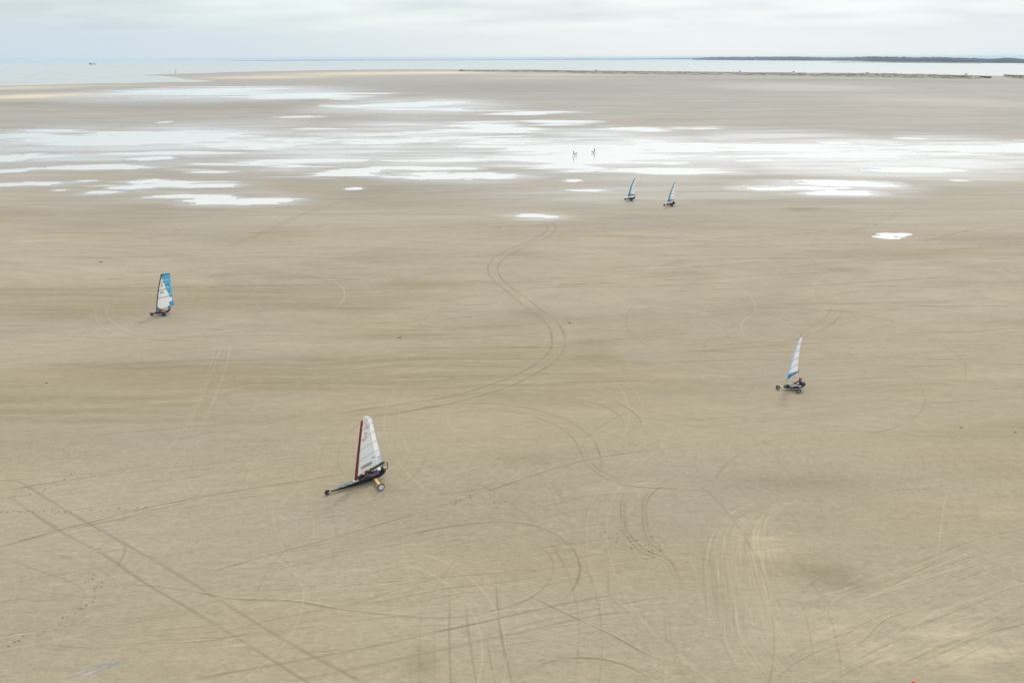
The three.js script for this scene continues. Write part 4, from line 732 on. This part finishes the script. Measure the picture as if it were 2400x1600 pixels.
// the large yacht in front: dark green hull, red mast sleeve
{
  const C = P(877, 1125.5), N = P(767.5, 1159), away = Math.atan2(-(N.z - C.z), -(N.x - C.x)), L = Math.hypot(N.x - C.x, N.z - C.z);
  const t = thing('land_yacht', 'large land yacht with dark green hull, red mast and sail marked D 67', 'land yacht', onGround(C.x, C.z), Math.PI - away, 'land yachts racing on the sand');
  // hull: rings from the nose to the tail; a trough where the pilot lies
  const ring = (x, w, y0, y1, open) => {
    const o = [], dip = open ? Math.min(0.3, (y1 - y0) * 0.7) : -0.03, iw = w * 0.82;
    for (let i = 0; i <= 12; i++) { const a = Math.PI * (i / 12), c = Math.cos(a), s = Math.sin(a); o.push(V(x, y1 - (y1 - y0) * Math.pow(s, 0.55), Math.sign(c) * Math.pow(Math.abs(c), 0.6) * w)); }
    for (let i = 0; i <= 8; i++) { const q = i / 8 * 2 - 1; o.push(V(x, y1 - dip * (1 - Math.pow(Math.abs(q), open ? 6 : 2)), iw * q)); }
    return o;
  };
  const S = [[L - 0.22, 0.03, 0.14, 0.2, 0], [L - 0.35, 0.06, 0.13, 0.23, 0], [L * 0.75, 0.115, 0.12, 0.29, 0], [L * 0.58, 0.155, 0.11, 0.34, 0], [L * 0.42, 0.2, 0.11, 0.39, 0], [L * 0.33, 0.23, 0.12, 0.42, 0], [L * 0.29, 0.24, 0.12, 0.43, 1], [0.5, 0.27, 0.14, 0.47, 1], [0, 0.28, 0.17, 0.52, 1], [-0.35, 0.26, 0.22, 0.58, 1], [-0.42, 0.26, 0.24, 0.6, 0], [-0.7, 0.2, 0.36, 0.64, 0], [-0.86, 0.1, 0.46, 0.63, 0]];
  const hull = part('hull', loft(S.map((q) => ring(...q))), M.hull, t);
  const deckPts = (x, w, y) => [V(x, y + 0.006, -w * 0.8), V(x, y + 0.036, 0), V(x, y + 0.006, w * 0.8)];
  { const pos = [], idx = [], rows = S.slice(1, 6).map(([x, w, , y]) => deckPts(x, w, y)); rows.forEach((r) => r.forEach((p) => pos.push(p.x, p.y, p.z))); for (let i = 0; i < rows.length - 1; i++) for (let j = 0; j < 2; j++) { const a = i * 3 + j; idx.push(a, a + 1, a + 3, a + 1, a + 4, a + 3); } const g = new THREE.BufferGeometry(); g.setAttribute('position', new THREE.Float32BufferAttribute(pos, 3)); g.setIndex(idx); g.computeVertexNormals(); part('deck', g, M.deck, hull); }
  part('coaming', tube([[L * 0.29, 0.45, 0.2], [0.5, 0.5, 0.24], [-0.3, 0.61, 0.23], [-0.42, 0.63, 0], [-0.3, 0.61, -0.23], [0.5, 0.5, -0.24], [L * 0.29, 0.45, -0.2]], 0.022, 50), M.blackTube, hull);
  const plate = new THREE.BoxGeometry(0.34, 0.02, 0.2).rotateZ(-0.06).translate(1.3, 0.452, -0.02);
  { const c = document.createElement('canvas'); c.width = 128; c.height = 64; const x = c.getContext('2d'); x.fillStyle = '#dfe2e2'; x.fillRect(0, 0, 128, 64); x.fillStyle = '#15181c'; for (const [a, b, w, h] of [[12, 18, 26, 30], [46, 14, 20, 34], [74, 20, 16, 26], [98, 16, 18, 30]]) x.fillRect(a, b, w, h); const tx = new THREE.CanvasTexture(c); tx.colorSpace = THREE.SRGBColorSpace; part('number_plate', plate, new THREE.MeshStandardMaterial({ map: tx, roughness: 0.5 }), hull); }
  part('headrest', new RoundedBoxGeometry(0.26, 0.2, 0.3, 3, 0.07).rotateZ(0.5).translate(-0.62, 0.76, 0), M.pad, t);
  part('tail_bracket', merge([tube([[-0.72, 0.6, -0.06], [-0.98, 0.72, -0.07], [-1.05, 0.95, -0.07], [-0.98, 1.22, -0.07]], 0.032, 20), tube([[-0.62, 0.66, 0.1], [-0.72, 0.95, 0.1], [-0.66, 1.2, 0.1]], 0.032, 16), rod(V(-1.02, 0.98, -0.07), V(-0.72, 0.95, 0.1), 0.024)]), M.blackTube, t);
  // rear axle plank and three wheels
  const half_ = 1.3;
  { const pts = []; for (let i = 0; i <= 12; i++) { const z = lerp(-half_, half_, i / 12); pts.push(V(0, 0.26 + 0.02 * (1 - (z / half_) ** 2), z)); } const rings = pts.map((p, i) => { const w = lerp(0.13, 0.085, Math.abs(p.z) / half_), h = 0.035; return [V(w, p.y + h * 0.4, p.z), V(w * 0.8, p.y + h, p.z), V(-w * 0.8, p.y + h, p.z), V(-w, p.y + h * 0.4, p.z), V(-w, p.y - h * 0.6, p.z), V(-w * 0.7, p.y - h, p.z), V(w * 0.7, p.y - h, p.z), V(w, p.y - h * 0.6, p.z)]; }); part('axle', loft(rings), M.wood, t); }
  wheel(t, V(0, 0.265, -half_ - 0.07), 0.265, 0.1, M.greyRim, 0.66); wheel(t, V(0, 0.265, half_ + 0.07), 0.265, 0.1, M.greyRim, 0.66);
  wheel(t, V(L, 0.19, 0), 0.19, 0.12, M.black, 0.5);
  part('fork', merge([tube([[L - 0.26, 0.18, 0], [L - 0.2, 0.2, 0.05], [L - 0.1, 0.2, 0.085], [L, 0.19, 0.085]], 0.02, 16), tube([[L - 0.26, 0.18, 0], [L - 0.2, 0.2, -0.05], [L - 0.1, 0.2, -0.085], [L, 0.19, -0.085]], 0.02, 16)]), M.steel, t);
  // mast, boom, sail
  const mx = L * 0.405, len = 4.56, rake = 10 * D2R, along = (h) => V(mx - Math.sin(rake) * h - 0.012 * h * h * 0.35, 0.36 + Math.cos(rake) * h, 0.002 * h * h);
  { const pts = [], rings = []; for (let i = 0; i <= 20; i++) { const h = len * i / 20, c = along(h), r = lerp(0.075, 0.05, i / 20), o = []; for (let k = 0; k < 12; k++) { const a = k / 12 * Math.PI * 2; o.push(V(c.x + Math.cos(a) * r * 1.5 - r * 0.4, c.y, c.z + Math.sin(a) * r * 0.85)); } rings.push(o); } part('mast', loft(rings), M.redSleeve, t); }
  const s = { luff: (v) => along(0.34 + 4.13 * v).add(V(-0.07, 0, 0)), chord: (v) => 2.05 * (1 - 0.66 * v) * (v > 0.86 ? Math.sqrt(Math.max(0.015, 1 - ((v - 0.86) / 0.14) ** 2.2 * 0.93)) : 1), swing: 9, twist: 5, camber: 0.055, rise: (v, u) => u * (0.36 + 0.02 * v) + (v > 0.86 ? 0.12 * Math.sin(u * Math.PI) * (v - 0.86) / 0.14 : 0), tape: mat(0.3, 0.33, 0.4, 0.8) };
  const tx = sailTexture(512, 1024, (x, w, h, q) => {
    x.fillStyle = '#d6dbde'; x.fillRect(0, 0, w, h);
    const poly = (c, ...p) => { x.fillStyle = c; x.beginPath(); p.forEach(([u, v], i) => x[i ? 'lineTo' : 'moveTo'](...q(u, v))); x.fill(); }, line = (c, lw, ...p) => { x.strokeStyle = c; x.lineWidth = lw; x.beginPath(); p.forEach(([u, v], i) => x[i ? 'lineTo' : 'moveTo'](...q(u, v))); x.stroke(); };
    poly('#f7f8fa', [0.8, 0], [1, 0], [1, 1], [0.62, 1], [0.7, 0.84], [0.74, 0.5]); line('#a2abbb', 7, [0.82, 0], [0.75, 0.45], [0.7, 0.84], [0.5, 1]);
    poly('#ccd2da', [0.84, 0.0], [1, 0], [1, 0.16], [0.86, 0.16]); line('#98a1b2', 8, [0.82, 0.14], [1, 0.15]); line('#98a1b2', 8, [0.81, 0.2], [1, 0.21]); line('#a7aebb', 7, [0, 0.88], [0.6, 1]); line('#a7aebb', 7, [0.1, 0.92], [0.4, 1]); line('#b0b6c0', 5, [0.85, 0.9], [0.98, 0.8]);
    poly('#8d908c', [0.2, 0.075], [0.6, 0.05], [0.66, 0.115], [0.14, 0.135]); poly('#a3a6a2', [0.14, 0.135], [0.25, 0.12], [0.26, 0.06], [0.2, 0.06]); poly('#5d5f6c', [0.66, 0.165], [0.76, 0.16], [0.76, 0.18], [0.66, 0.185]);
    x.textAlign = 'center'; x.textBaseline = 'middle'; x.lineJoin = 'round';
    const word = (c, str, u, v, sx, sy, size) => { x.save(); x.translate(...q(u, v)); x.scale(sx, sy); x.font = `bold ${size}px sans-serif`; x.fillStyle = c; x.fillText(str, 0, 0); x.restore(); };
    word('#a5181c', 'D-', 0.44, 0.705, 2.1, 1, 68); word('#a5181c', '67', 0.34, 0.615, 2.1, 1, 72);
    word('#b5484e', 'D-', 0.4, 0.868, -2.1, 1, 62); word('#b5484e', '67', 0.52, 0.795, -2.1, 1, 64);
  });
  sail(t, s, [0.27, 0.46, 0.65, 0.83, 0.93], tx, mat(0.3, 0.33, 0.39, 0.7), 0.017);
  const b0 = along(0.24).add(V(-0.1, 0, 0)), b1 = onSail(s, 1.06, 0).add(V(0, -0.06, 0));
  part('boom', rod(b0, b1, 0.085, 0.08, 14), M.black, t);
  part('mainsheet', merge([tube([b1.clone().lerp(b0, 0.3), [0.55, 0.7, 0.05], [0.75, 0.64, 0.0]], 0.012, 16), tube([b1.clone().lerp(b0, 0.34), [0.62, 0.72, 0.03]], 0.012, 10)]), M.rope, t);
  part('pulley', new RoundedBoxGeometry(0.16, 0.12, 0.1, 2, 0.03).translate(0.72, 0.8, 0.02), M.gold, t);
  // its pilot
  const J = seated({ hx: 0.15, hy: 0.4, recline: 66, knee: [0.6, 0.62], foot: [1.0, 0.42], handR: [0.5, 0.7, 0.14], handL: [0.66, 0.76, -0.06] });
  const p = thing('person', 'person in light blue helmet lying in the hull of the large land yacht', 'person', onGround(C.x, C.z), Math.PI - away);
  part('body', bodyGeometry(J, { top: [0.06, 0.03, 0.07], legs: [0.09, 0.05, 0.05], shoes: [0.02, 0.02, 0.02], gloves: [0.5, 0.3, 0.12] }, 0.02), skinM, p);
  helmet(J, mat(0.55, 0.66, 0.76, 0.3, { clearcoat: 0.8 }), p);
}

// the four small three-wheelers
function kart({ name = 'land_yacht', label, C, N, heightPx, style, mastLen, lean = 0, pod, rimM, swing, foot, tackH, rakeDeg, bend, pilotLabel, J, colors, helmetM, clewRise, headChord, texture, cuts, hullLong = 1, L = 1.55 }) {
  const c = P(...C), n = P(...N), away = Math.atan2(-(n.z - c.z), -(n.x - c.x)), at = onGround(c.x, c.z), turn = Math.PI - away;
  const t = thing(name, label, 'land yacht', at, turn, 'land yachts racing on the sand');
  // chassis tubes
  part('chassis', merge([tube([[L - 0.12, 0.3, 0], [L - 0.4, 0.27, 0], [0.9, 0.2, 0], [0.4, 0.17, 0]], 0.026, 24), tube([[0.95, 0.21, 0], [0.6, 0.2, 0.22], [0.1, 0.22, 0.28], [-0.35, 0.3, 0.22], [-0.55, 0.42, 0]], 0.02, 30), tube([[0.95, 0.21, 0], [0.6, 0.2, -0.22], [0.1, 0.22, -0.28], [-0.35, 0.3, -0.22], [-0.55, 0.42, 0]], 0.02, 30)]), M.steel, t);
  part('axle', tube([[0, 0.2, -0.6], [0.02, 0.2, -0.25], [0.02, 0.2, 0.25], [0, 0.2, 0.6]], 0.025, 20), M.steel, t);
  wheel(t, V(0, 0.2, -0.62), 0.2, 0.13, rimM, 0.5); wheel(t, V(0, 0.2, 0.62), 0.2, 0.13, rimM, 0.5); wheel(t, V(L, 0.2, 0), 0.2, 0.13, rimM, 0.5);
  part('fork', merge([tube([[L - 0.14, 0.3, 0], [L - 0.05, 0.42, 0], [L, 0.38, 0.09], [L, 0.2, 0.09]], 0.018, 16), tube([[L - 0.05, 0.42, 0], [L, 0.38, -0.09], [L, 0.2, -0.09]], 0.018, 14)]), M.steel, t);
  // fabric pod that carries the pilot
  const ring = (x, w, y0, y1) => { const o = []; for (let i = 0; i <= 10; i++) { const a = Math.PI * i / 10; o.push(V(x, y1 - (y1 - y0) * Math.pow(Math.sin(a), 0.6), Math.cos(a) * w)); } for (let i = 0; i <= 6; i++) { const q = i / 6 * 2 - 1; o.push(V(x, y1 - Math.min(0.2, (y1 - y0) * 0.75) * (1 - q ** 4), q * w * 0.84)); } return o; };
  const k = hullLong;
  part('pod', loft([ring(1.12, 0.1, 0.2, 0.33), ring(0.9, 0.2, 0.15, 0.38), ring(0.5, 0.26, 0.13, 0.38), ring(0.1, 0.29, 0.13, 0.36), ring(-0.25, 0.28, 0.18, 0.42), ring(-0.5, 0.25, 0.34, 0.62), ring(-0.66, 0.2, 0.52, 0.74)]), pod, t);
  part('seat_back', new RoundedBoxGeometry(0.1, 0.5, 0.44, 3, 0.045).rotateZ(0.62).translate(-0.42, 0.5, 0), M.podBlack, t);
  part('handlebar', merge([rod(V(0.5, 0.3, 0), V(0.44, 0.46, 0), 0.015), tube([[0.42, 0.5, -0.2], [0.46, 0.46, -0.06], [0.46, 0.46, 0.06], [0.42, 0.5, 0.2]], 0.014, 14)]), M.black, t);
  // mast and sail
  const mx = 0.6 * L + 0.04, rk = rakeDeg * D2R, along = (h) => V(mx - Math.sin(rk) * h - bend * (h / mastLen) ** 2.2, 0.24 + Math.cos(rk) * h, lean * h);
  { const rings = []; for (let i = 0; i <= 24; i++) { const h = mastLen * i / 24, q = along(h), r = lerp(0.036, 0.018, i / 24), o = []; for (let j = 0; j < 10; j++) { const a = j / 10 * Math.PI * 2; o.push(V(q.x + Math.cos(a) * r, q.y, q.z + Math.sin(a) * r)); } rings.push(o); } part('mast', loft(rings), style.mastM, t); }
  const top = mastLen - (style.tip ?? 0.12);
  const s = { luff: (v) => along(lerp(tackH, top, v)), chord: (v) => lerp(foot, headChord, Math.pow(v, style.power ?? 1.0)) * (v > 0.97 ? 1 - (v - 0.97) * (style.nip ?? 8) : 1), swing, twist: style.twist ?? 6, camber: 0.07, rise: (v, u) => u * lerp(clewRise, style.headDrop ?? -0.05, Math.pow(v, 0.7)), tape: style.tape };
  const g = sail(t, s, cuts, texture, style.battenM, style.battenR);
  { const pts = []; for (let i = 0; i <= 30; i++) { const v = i / 30 * (style.sleeveTo ?? 1); pts.push(onSail(s, 0, v)); } part('luff_sleeve', tube(pts, style.sleeveR, 60, 8), style.sleeveM, g); }
  { const pts = []; for (let i = 0; i <= 10; i++) pts.push(onSail(s, i / 10, 0)); part('foot_tape', tube(pts, style.footR ?? 0.02, 20, 6), style.footM, g); }
  const clew = onSail(s, 1, 0);
  if (style.clewM) part('clew_patch', new RoundedBoxGeometry(0.1, 0.34, 0.03, 2, 0.012).translate(clew.x + 0.02, clew.y + 0.1, clew.z), style.clewM, g);
  part('mainsheet', merge([tube([clew, [lerp(clew.x, 0.2, 0.5), lerp(clew.y, 0.5, 0.55), clew.z * 0.5], [0.25, 0.42, 0.05]], 0.009, 16), tube([clew.clone().add(V(0.05, 0, 0)), [lerp(clew.x, 0.3, 0.5), lerp(clew.y, 0.5, 0.5), clew.z * 0.5], [0.34, 0.4, 0.02]], 0.009, 16)]), M.rope, t);
  const p = thing('person', pilotLabel, 'person', at, turn);
  part('body', bodyGeometry(J, colors, 0.022), skinM, p); helmet(J, helmetM, p);
  return t;
}
const blue = mat(0.02, 0.22, 0.42, 0.6), paleBlue = mat(0.3, 0.52, 0.72, 0.6), navy = mat(0.008, 0.02, 0.04, 0.6);
function stripeTexture(dark) { // white sail, soft blue along the luff, strong blue triangle at the foot with a black hem
  return sailTexture(256, 1024, (x, w, h, q) => {
    x.fillStyle = '#eff1f3'; x.fillRect(0, 0, w, h);
    const gr = x.createLinearGradient(0, 0, w * 0.42, 0); gr.addColorStop(0, dark ? '#2a86b4' : '#7fb2e0'); gr.addColorStop(0.45, dark ? '#79b8dc' : '#b9d9f4'); gr.addColorStop(1, '#eff1f3'); x.fillStyle = gr; x.beginPath(); x.moveTo(0, 0); x.lineTo(w * 0.34, 0); x.lineTo(w * 0.42, h); x.lineTo(0, h); x.fill();
    x.fillStyle = '#0f7fc4'; x.beginPath(); x.moveTo(...q(0, 0)); x.lineTo(...q(1, 0)); x.lineTo(...q(1, 0.006)); x.lineTo(...q(0, 0.115)); x.fill();
    x.strokeStyle = '#0b2c48'; x.lineWidth = 13; x.beginPath(); x.moveTo(...q(0, 0.118)); x.quadraticCurveTo(...q(0.5, 0.09), ...q(1, 0.006)); x.stroke();
    x.fillStyle = '#16222c'; x.beginPath(); x.moveTo(...q(0, 1)); x.lineTo(...q(1, 1)); x.lineTo(...q(0.35, 0.965)); x.lineTo(...q(0, 0.95)); x.fill(); x.fillStyle = '#8f939c'; x.beginPath(); x.arc(...q(0.84, 0.055), 9, 0, 7); x.fill();
  });
}
kart({
  label: 'small land yacht with narrow white sail and blue foot, alone at the right', C: [1867, 913.5], N: [1826, 912], L: 1.6, mastLen: 5.2, rakeDeg: 2, bend: 0.45, swing: 36, foot: 1.45, headChord: 0.36, tackH: 0.62, clewRise: 0.52, cuts: [0.23, 0.42, 0.62, 0.8], pod: M.podBlack, rimM: mat(0.2, 0.2, 0.21, 0.5), texture: stripeTexture(false),
  style: { mastM: mat(0.3, 0.32, 0.28, 0.5), battenM: mat(0.12, 0.13, 0.15, 0.7), battenR: 0.016, sleeveM: paleBlue, sleeveR: 0.038, sleeveTo: 0.97, footM: navy, footR: 0.03, tip: 0.3, clewM: M.black, twist: 3, tape: mat(0.55, 0.56, 0.58, 0.7), power: 0.95, nip: 12 },
  pilotLabel: 'person in navy jacket and maroon helmet bent forward in the land yacht at the right',
  J: seated({ hx: -0.34, hy: 0.38, recline: -14, knee: [0.18, 0.5], foot: [0.62, 0.3], handR: [0.3, 0.62, 0.1], handL: [0.34, 0.7, -0.1], look: 16 }), colors: { top: [0.008, 0.01, 0.045], legs: [0.5, 0.5, 0.6], shoes: [0.1, 0.08, 0.08] }, helmetM: mat(0.14, 0.02, 0.045, 0.4, { clearcoat: 0.5 }),
});
kart({
  label: 'small land yacht with white and bright blue square-topped sail marked D 28', C: [386, 736.8], N: [359, 739], L: 1.36, mastLen: 4.7, rakeDeg: 12, bend: 0.4, swing: 10, foot: 1.85, headChord: 0.86, tackH: 0.28, clewRise: 0.36, cuts: [0.33, 0.55, 0.76, 0.88], pod: M.podBlack, rimM: M.black,
  texture: sailTexture(512, 1024, (x, w, h, q) => {
    x.fillStyle = '#eceef0'; x.fillRect(0, 0, w, h); const poly = (c, ...p) => { x.fillStyle = c; x.beginPath(); p.forEach(([u, v], i) => x[i ? 'lineTo' : 'moveTo'](...q(u, v))); x.fill(); };
    poly('#71bbe2', [0.05, 0.93], [0.12, 0.88], [0.4, 0.74], [0.55, 0.6], [0.72, 0.44], [0.84, 0.3], [0.98, 0.26], [1, 0.3], [1, 1], [0, 1]); poly('#2a8cc4', [0, 0.9], [1, 0.955], [1, 1], [0, 1]); poly('#7ac0e6', [0, 0.87], [0.3, 0.9], [0.1, 0.93], [0, 0.9]); poly('#4a9fd4', [0.78, 0.04], [0.74, 0.12], [0.82, 0.17], [0.93, 0.17], [1, 0.24], [1, 0], [0.84, 0]); poly('#2f8fb4', [0, 0], [0.16, 0], [0.17, 0.05], [0.1, 0.085], [0, 0.08]);
    x.textAlign = 'center'; x.textBaseline = 'middle'; const word = (c, str, u, v, sx, size) => { x.save(); x.translate(...q(u, v)); x.scale(sx, 1); x.font = `bold ${size}px sans-serif`; x.fillStyle = c; x.fillText(str, 0, 0); x.restore(); };
    word('#0e3d2c', 'D', 0.24, 0.67, 1.7, 92); word('#06404a', '28', 0.72, 0.67, 1.7, 92); word('#5d7a70', '28', 0.3, 0.475, -1.7, 84); word('#10485c', 'D', 0.82, 0.465, -1.7, 84); word('#9aa2a6', 'III', 0.2, 0.375, 1.6, 30);
  }),
  style: { mastM: M.black, battenM: mat(0.02, 0.035, 0.06, 0.7), battenR: 0.024, sleeveM: mat(0.025, 0.022, 0.03, 0.6), sleeveR: 0.055, footM: mat(0.3, 0.28, 0.28, 0.8), footR: 0.014, tip: 0.02, twist: 3, tape: mat(0.08, 0.3, 0.5, 0.7), power: 1.1, nip: 2, headDrop: -0.02 },
  pilotLabel: 'person in black and white jacket and black helmet in the land yacht marked D 28',
  J: seated({ hx: -0.12, hy: 0.36, recline: 50, knee: [0.36, 0.62], foot: [0.72, 0.3], handR: [0.3, 0.46, 0.16], handL: [0.3, 0.48, -0.16] }), colors: { top: [0.34, 0.34, 0.38], legs: [0.13, 0.05, 0.03], shoes: [0.08, 0.04, 0.06] }, helmetM: mat(0.012, 0.012, 0.016, 0.3, { clearcoat: 0.8 }),
});
const farStyle = { mastM: mat(0.1, 0.11, 0.12, 0.5), battenM: mat(0.3, 0.32, 0.36, 0.7), battenR: 0.018, sleeveM: mat(0.03, 0.2, 0.3, 0.6), sleeveR: 0.075, sleeveTo: 0.95, footM: navy, footR: 0.04, tip: 0.18, clewM: M.black, twist: 3, tape: mat(0.6, 0.62, 0.64, 0.7), power: 0.95, nip: 14 };
kart({
  label: 'small land yacht with blue-edged white sail, the left one of the far pair', C: [1481, 469.6], N: [1465.6, 468.6], L: 1.36, mastLen: 4.45, rakeDeg: 8, bend: 0.6, swing: 28, foot: 1.5, headChord: 0.34, tackH: 0.55, clewRise: 0.34, cuts: [0.2, 0.38, 0.56, 0.74], pod: M.podBlack, rimM: M.black, texture: stripeTexture(true), style: farStyle,
  pilotLabel: 'person in dark clothes and grey helmet in the left one of the far land yachts', J: seated({ hx: -0.12, hy: 0.36, recline: 44, knee: [0.36, 0.56], foot: [0.72, 0.3], handR: [0.3, 0.46, 0.16], handL: [0.3, 0.48, -0.16] }), colors: { top: [0.03, 0.035, 0.06], legs: [0.05, 0.05, 0.07], shoes: [0.02, 0.02, 0.02] }, helmetM: mat(0.3, 0.33, 0.36, 0.4),
});
kart({
  label: 'small land yacht with blue-edged white sail, the right one of the far pair', C: [1574.5, 482.6], N: [1557.4, 482.4], L: 1.42, mastLen: 4.65, rakeDeg: 8, bend: 0.55, swing: 26, foot: 1.55, headChord: 0.34, tackH: 0.55, clewRise: 0.32, cuts: [0.2, 0.38, 0.56, 0.74], pod: M.podBlack, rimM: M.black, texture: stripeTexture(true), style: farStyle,
  pilotLabel: 'person in black jacket and white helmet in the right one of the far land yachts', J: seated({ hx: -0.22, hy: 0.38, recline: 16, knee: [0.26, 0.56], foot: [0.68, 0.3], handR: [0.3, 0.5, 0.16], handL: [0.3, 0.5, -0.16] }), colors: { top: [0.03, 0.02, 0.025], legs: [0.12, 0.06, 0.05], shoes: [0.02, 0.02, 0.02] }, helmetM: mat(0.7, 0.66, 0.64, 0.4),
});

// ---------------------------------------------------------------- walkers with dogs on the wet flats
function walker(px, py, label, colors, turn, step, h) {
  const p = P(px, py), g = thing('person', label, 'person', onGround(p.x, p.z, 0.02), turn), k = h / 1.75, s = step;
  const J = { pelvis: [0, 0.95, 0], chest: [0.02, 1.26, 0], neck: [0.03, 1.48, 0], head: [0.05, 1.6, 0], face: [1, -0.1, 0], shL: [0.02, 1.4, -0.19], shR: [0.02, 1.4, 0.19], elL: [-0.04 + s * 0.3, 1.12, -0.25], elR: [-0.04 - s * 0.3, 1.12, 0.25], wrL: [0.06 + s * 0.6, 0.9, -0.26], wrR: [0.08 - s * 0.4, 0.9, 0.26], hipL: [0, 0.9, -0.1], hipR: [0, 0.9, 0.1], knL: [0.06 - s * 0.4, 0.5, -0.1], knR: [0.08 + s * 0.6, 0.5, 0.1], anL: [-0.02 - s * 1.2, 0.09, -0.1], anR: [0.02 + s * 1.1, 0.08, 0.1], toeL: [0.12 - s * 1.15, 0.045, -0.11], toeR: [0.16 + s * 1.1, 0.05, 0.11] };
  part('body', bodyGeometry(J, colors, 0.024), skinM, g); g.scale.setScalar(k); return g;
}
walker(1393.6, 358.8, 'person in black jacket walking on the wet flats, right of the two walkers', { top: [0.012, 0.012, 0.014], legs: [0.06, 0.06, 0.055], shoes: [0.05, 0.05, 0.05], hair: [0.1, 0.09, 0.08] }, 2.8, 0.2, 1.56);
walker(1344.4, 366, 'person in pale trousers walking on the wet flats, left of the two walkers', { top: [0.03, 0.03, 0.035], legs: [0.32, 0.32, 0.31], shoes: [0.05, 0.05, 0.05], hair: [0.08, 0.07, 0.06] }, 0.3, 0.24, 1.6);
function dog(px, py, label, c, turn, k) {
  const p = P(px, py), g = thing('dog', label, 'dog', onGround(p.x, p.z, 0.02), turn, 'dogs with the walkers'), cap = (a, ra, b, rb) => [...a, ra, ...b, rb, c];
  const caps = [cap([0.28, 0.5, 0], 0.125, [0.05, 0.52, 0], 0.115), cap([0.05, 0.52, 0], 0.11, [-0.32, 0.55, 0], 0.085), cap([0.32, 0.54, 0], 0.09, [0.46, 0.72, 0], 0.065), cap([0.48, 0.76, 0], 0.072, [0.55, 0.76, 0], 0.055), cap([0.56, 0.745, 0], 0.042, [0.67, 0.72, 0], 0.03), cap([0.45, 0.81, 0.05], 0.025, [0.44, 0.74, 0.085], 0.014), cap([0.45, 0.81, -0.05], 0.025, [0.44, 0.74, -0.085], 0.014), cap([-0.36, 0.58, 0], 0.03, [-0.58, 0.66, 0], 0.014)];
  for (const [z, f] of [[0.08, 0.05], [-0.08, -0.05]]) caps.push(cap([0.28, 0.48, z], 0.06, [0.25, 0.28, z], 0.036), cap([0.25, 0.28, z], 0.034, [0.26 + f, 0.06, z], 0.024), cap([0.26 + f, 0.035, z], 0.03, [0.32 + f, 0.03, z], 0.024), cap([-0.3, 0.5, z], 0.078, [-0.2 - f, 0.32, z], 0.045), cap([-0.2 - f, 0.32, z], 0.042, [-0.38 - f, 0.2, z], 0.026), cap([-0.38 - f, 0.2, z], 0.026, [-0.34 - f, 0.05, z], 0.022), cap([-0.34 - f, 0.035, z], 0.028, [-0.28 - f, 0.03, z], 0.023));
  const geo = fieldGeometry(caps, 0.014, 0.035, 110), eyes = [-1, 1].map((s) => colored(new THREE.SphereGeometry(0.011, 8, 6).translate(0.585, 0.775, s * 0.035), [0.01, 0.01, 0.01])), nose = colored(new THREE.SphereGeometry(0.018, 8, 6).translate(0.695, 0.722, 0), [0.01, 0.01, 0.01]);
  part('body', mergeGeometries([geo, ...eyes, nose].map((q) => (q.index ? q.toNonIndexed() : q))), skinM, g); g.scale.setScalar(k); return g;
}
dog(1389, 358.6, 'grey dog beside the walker in black', [0.09, 0.09, 0.09], 2.9, 0.72);
dog(1349.4, 363, 'dark dog beside the walker with pale trousers', [0.05, 0.05, 0.05], 0.4, 0.8);

// ---------------------------------------------------------------- odds and ends on the sand
{
  const p = P(2137, 1613), t = thing('marker_cone', 'red marker cone tip showing at the bottom edge of the picture', 'cone', onGround(p.x, p.z));
  part('cone', new THREE.LatheGeometry([[0.15, 0.02], [0.12, 0.12], [0.05, 0.44], [0.045, 0.47], [0.03, 0.475], [0, 0.475]].map((a) => new THREE.Vector2(...a)), 28), M.red, t);
  part('base', new RoundedBoxGeometry(0.34, 0.04, 0.34, 2, 0.015).translate(0, 0.02, 0), M.red, t);
}
{
  const r = rng(88), spots = [[235, 614, 0.3, 'above the land yacht marked D 28'], [936, 791, 0.22, 'left of the winding tyre tracks'], [2254, 1002, 0.14, 'below the land yacht at the right'], [2380, 1013, 0.14, 'by the right edge of the picture'], [109, 897, 0.16, 'by the left edge of the picture'], [1335, 757, 0.2, 'beside the winding tyre tracks']];
  for (const [x, y, s, where] of spots) {
    const gs = []; for (let i = 0; i < 9; i++) { const g = new THREE.IcosahedronGeometry(s * (0.25 + r() * 0.3), 1).scale(1.5, 0.55, 0.8); g.rotateY(r() * 6); g.translate((r() - 0.5) * s * 2, s * 0.1, (r() - 0.5) * s); gs.push(g.scale(0.65, 0.65, 0.65)); }
    const p = P(x, y), o = solo('seaweed_clump', merge(gs), M.weed, 'dark scrap of seaweed lying on the sand ' + where, 'seaweed', 'scraps of seaweed on the sand'); o.position.copy(onGround(p.x, p.z));
  }
}

renderer.render(scene, camera);
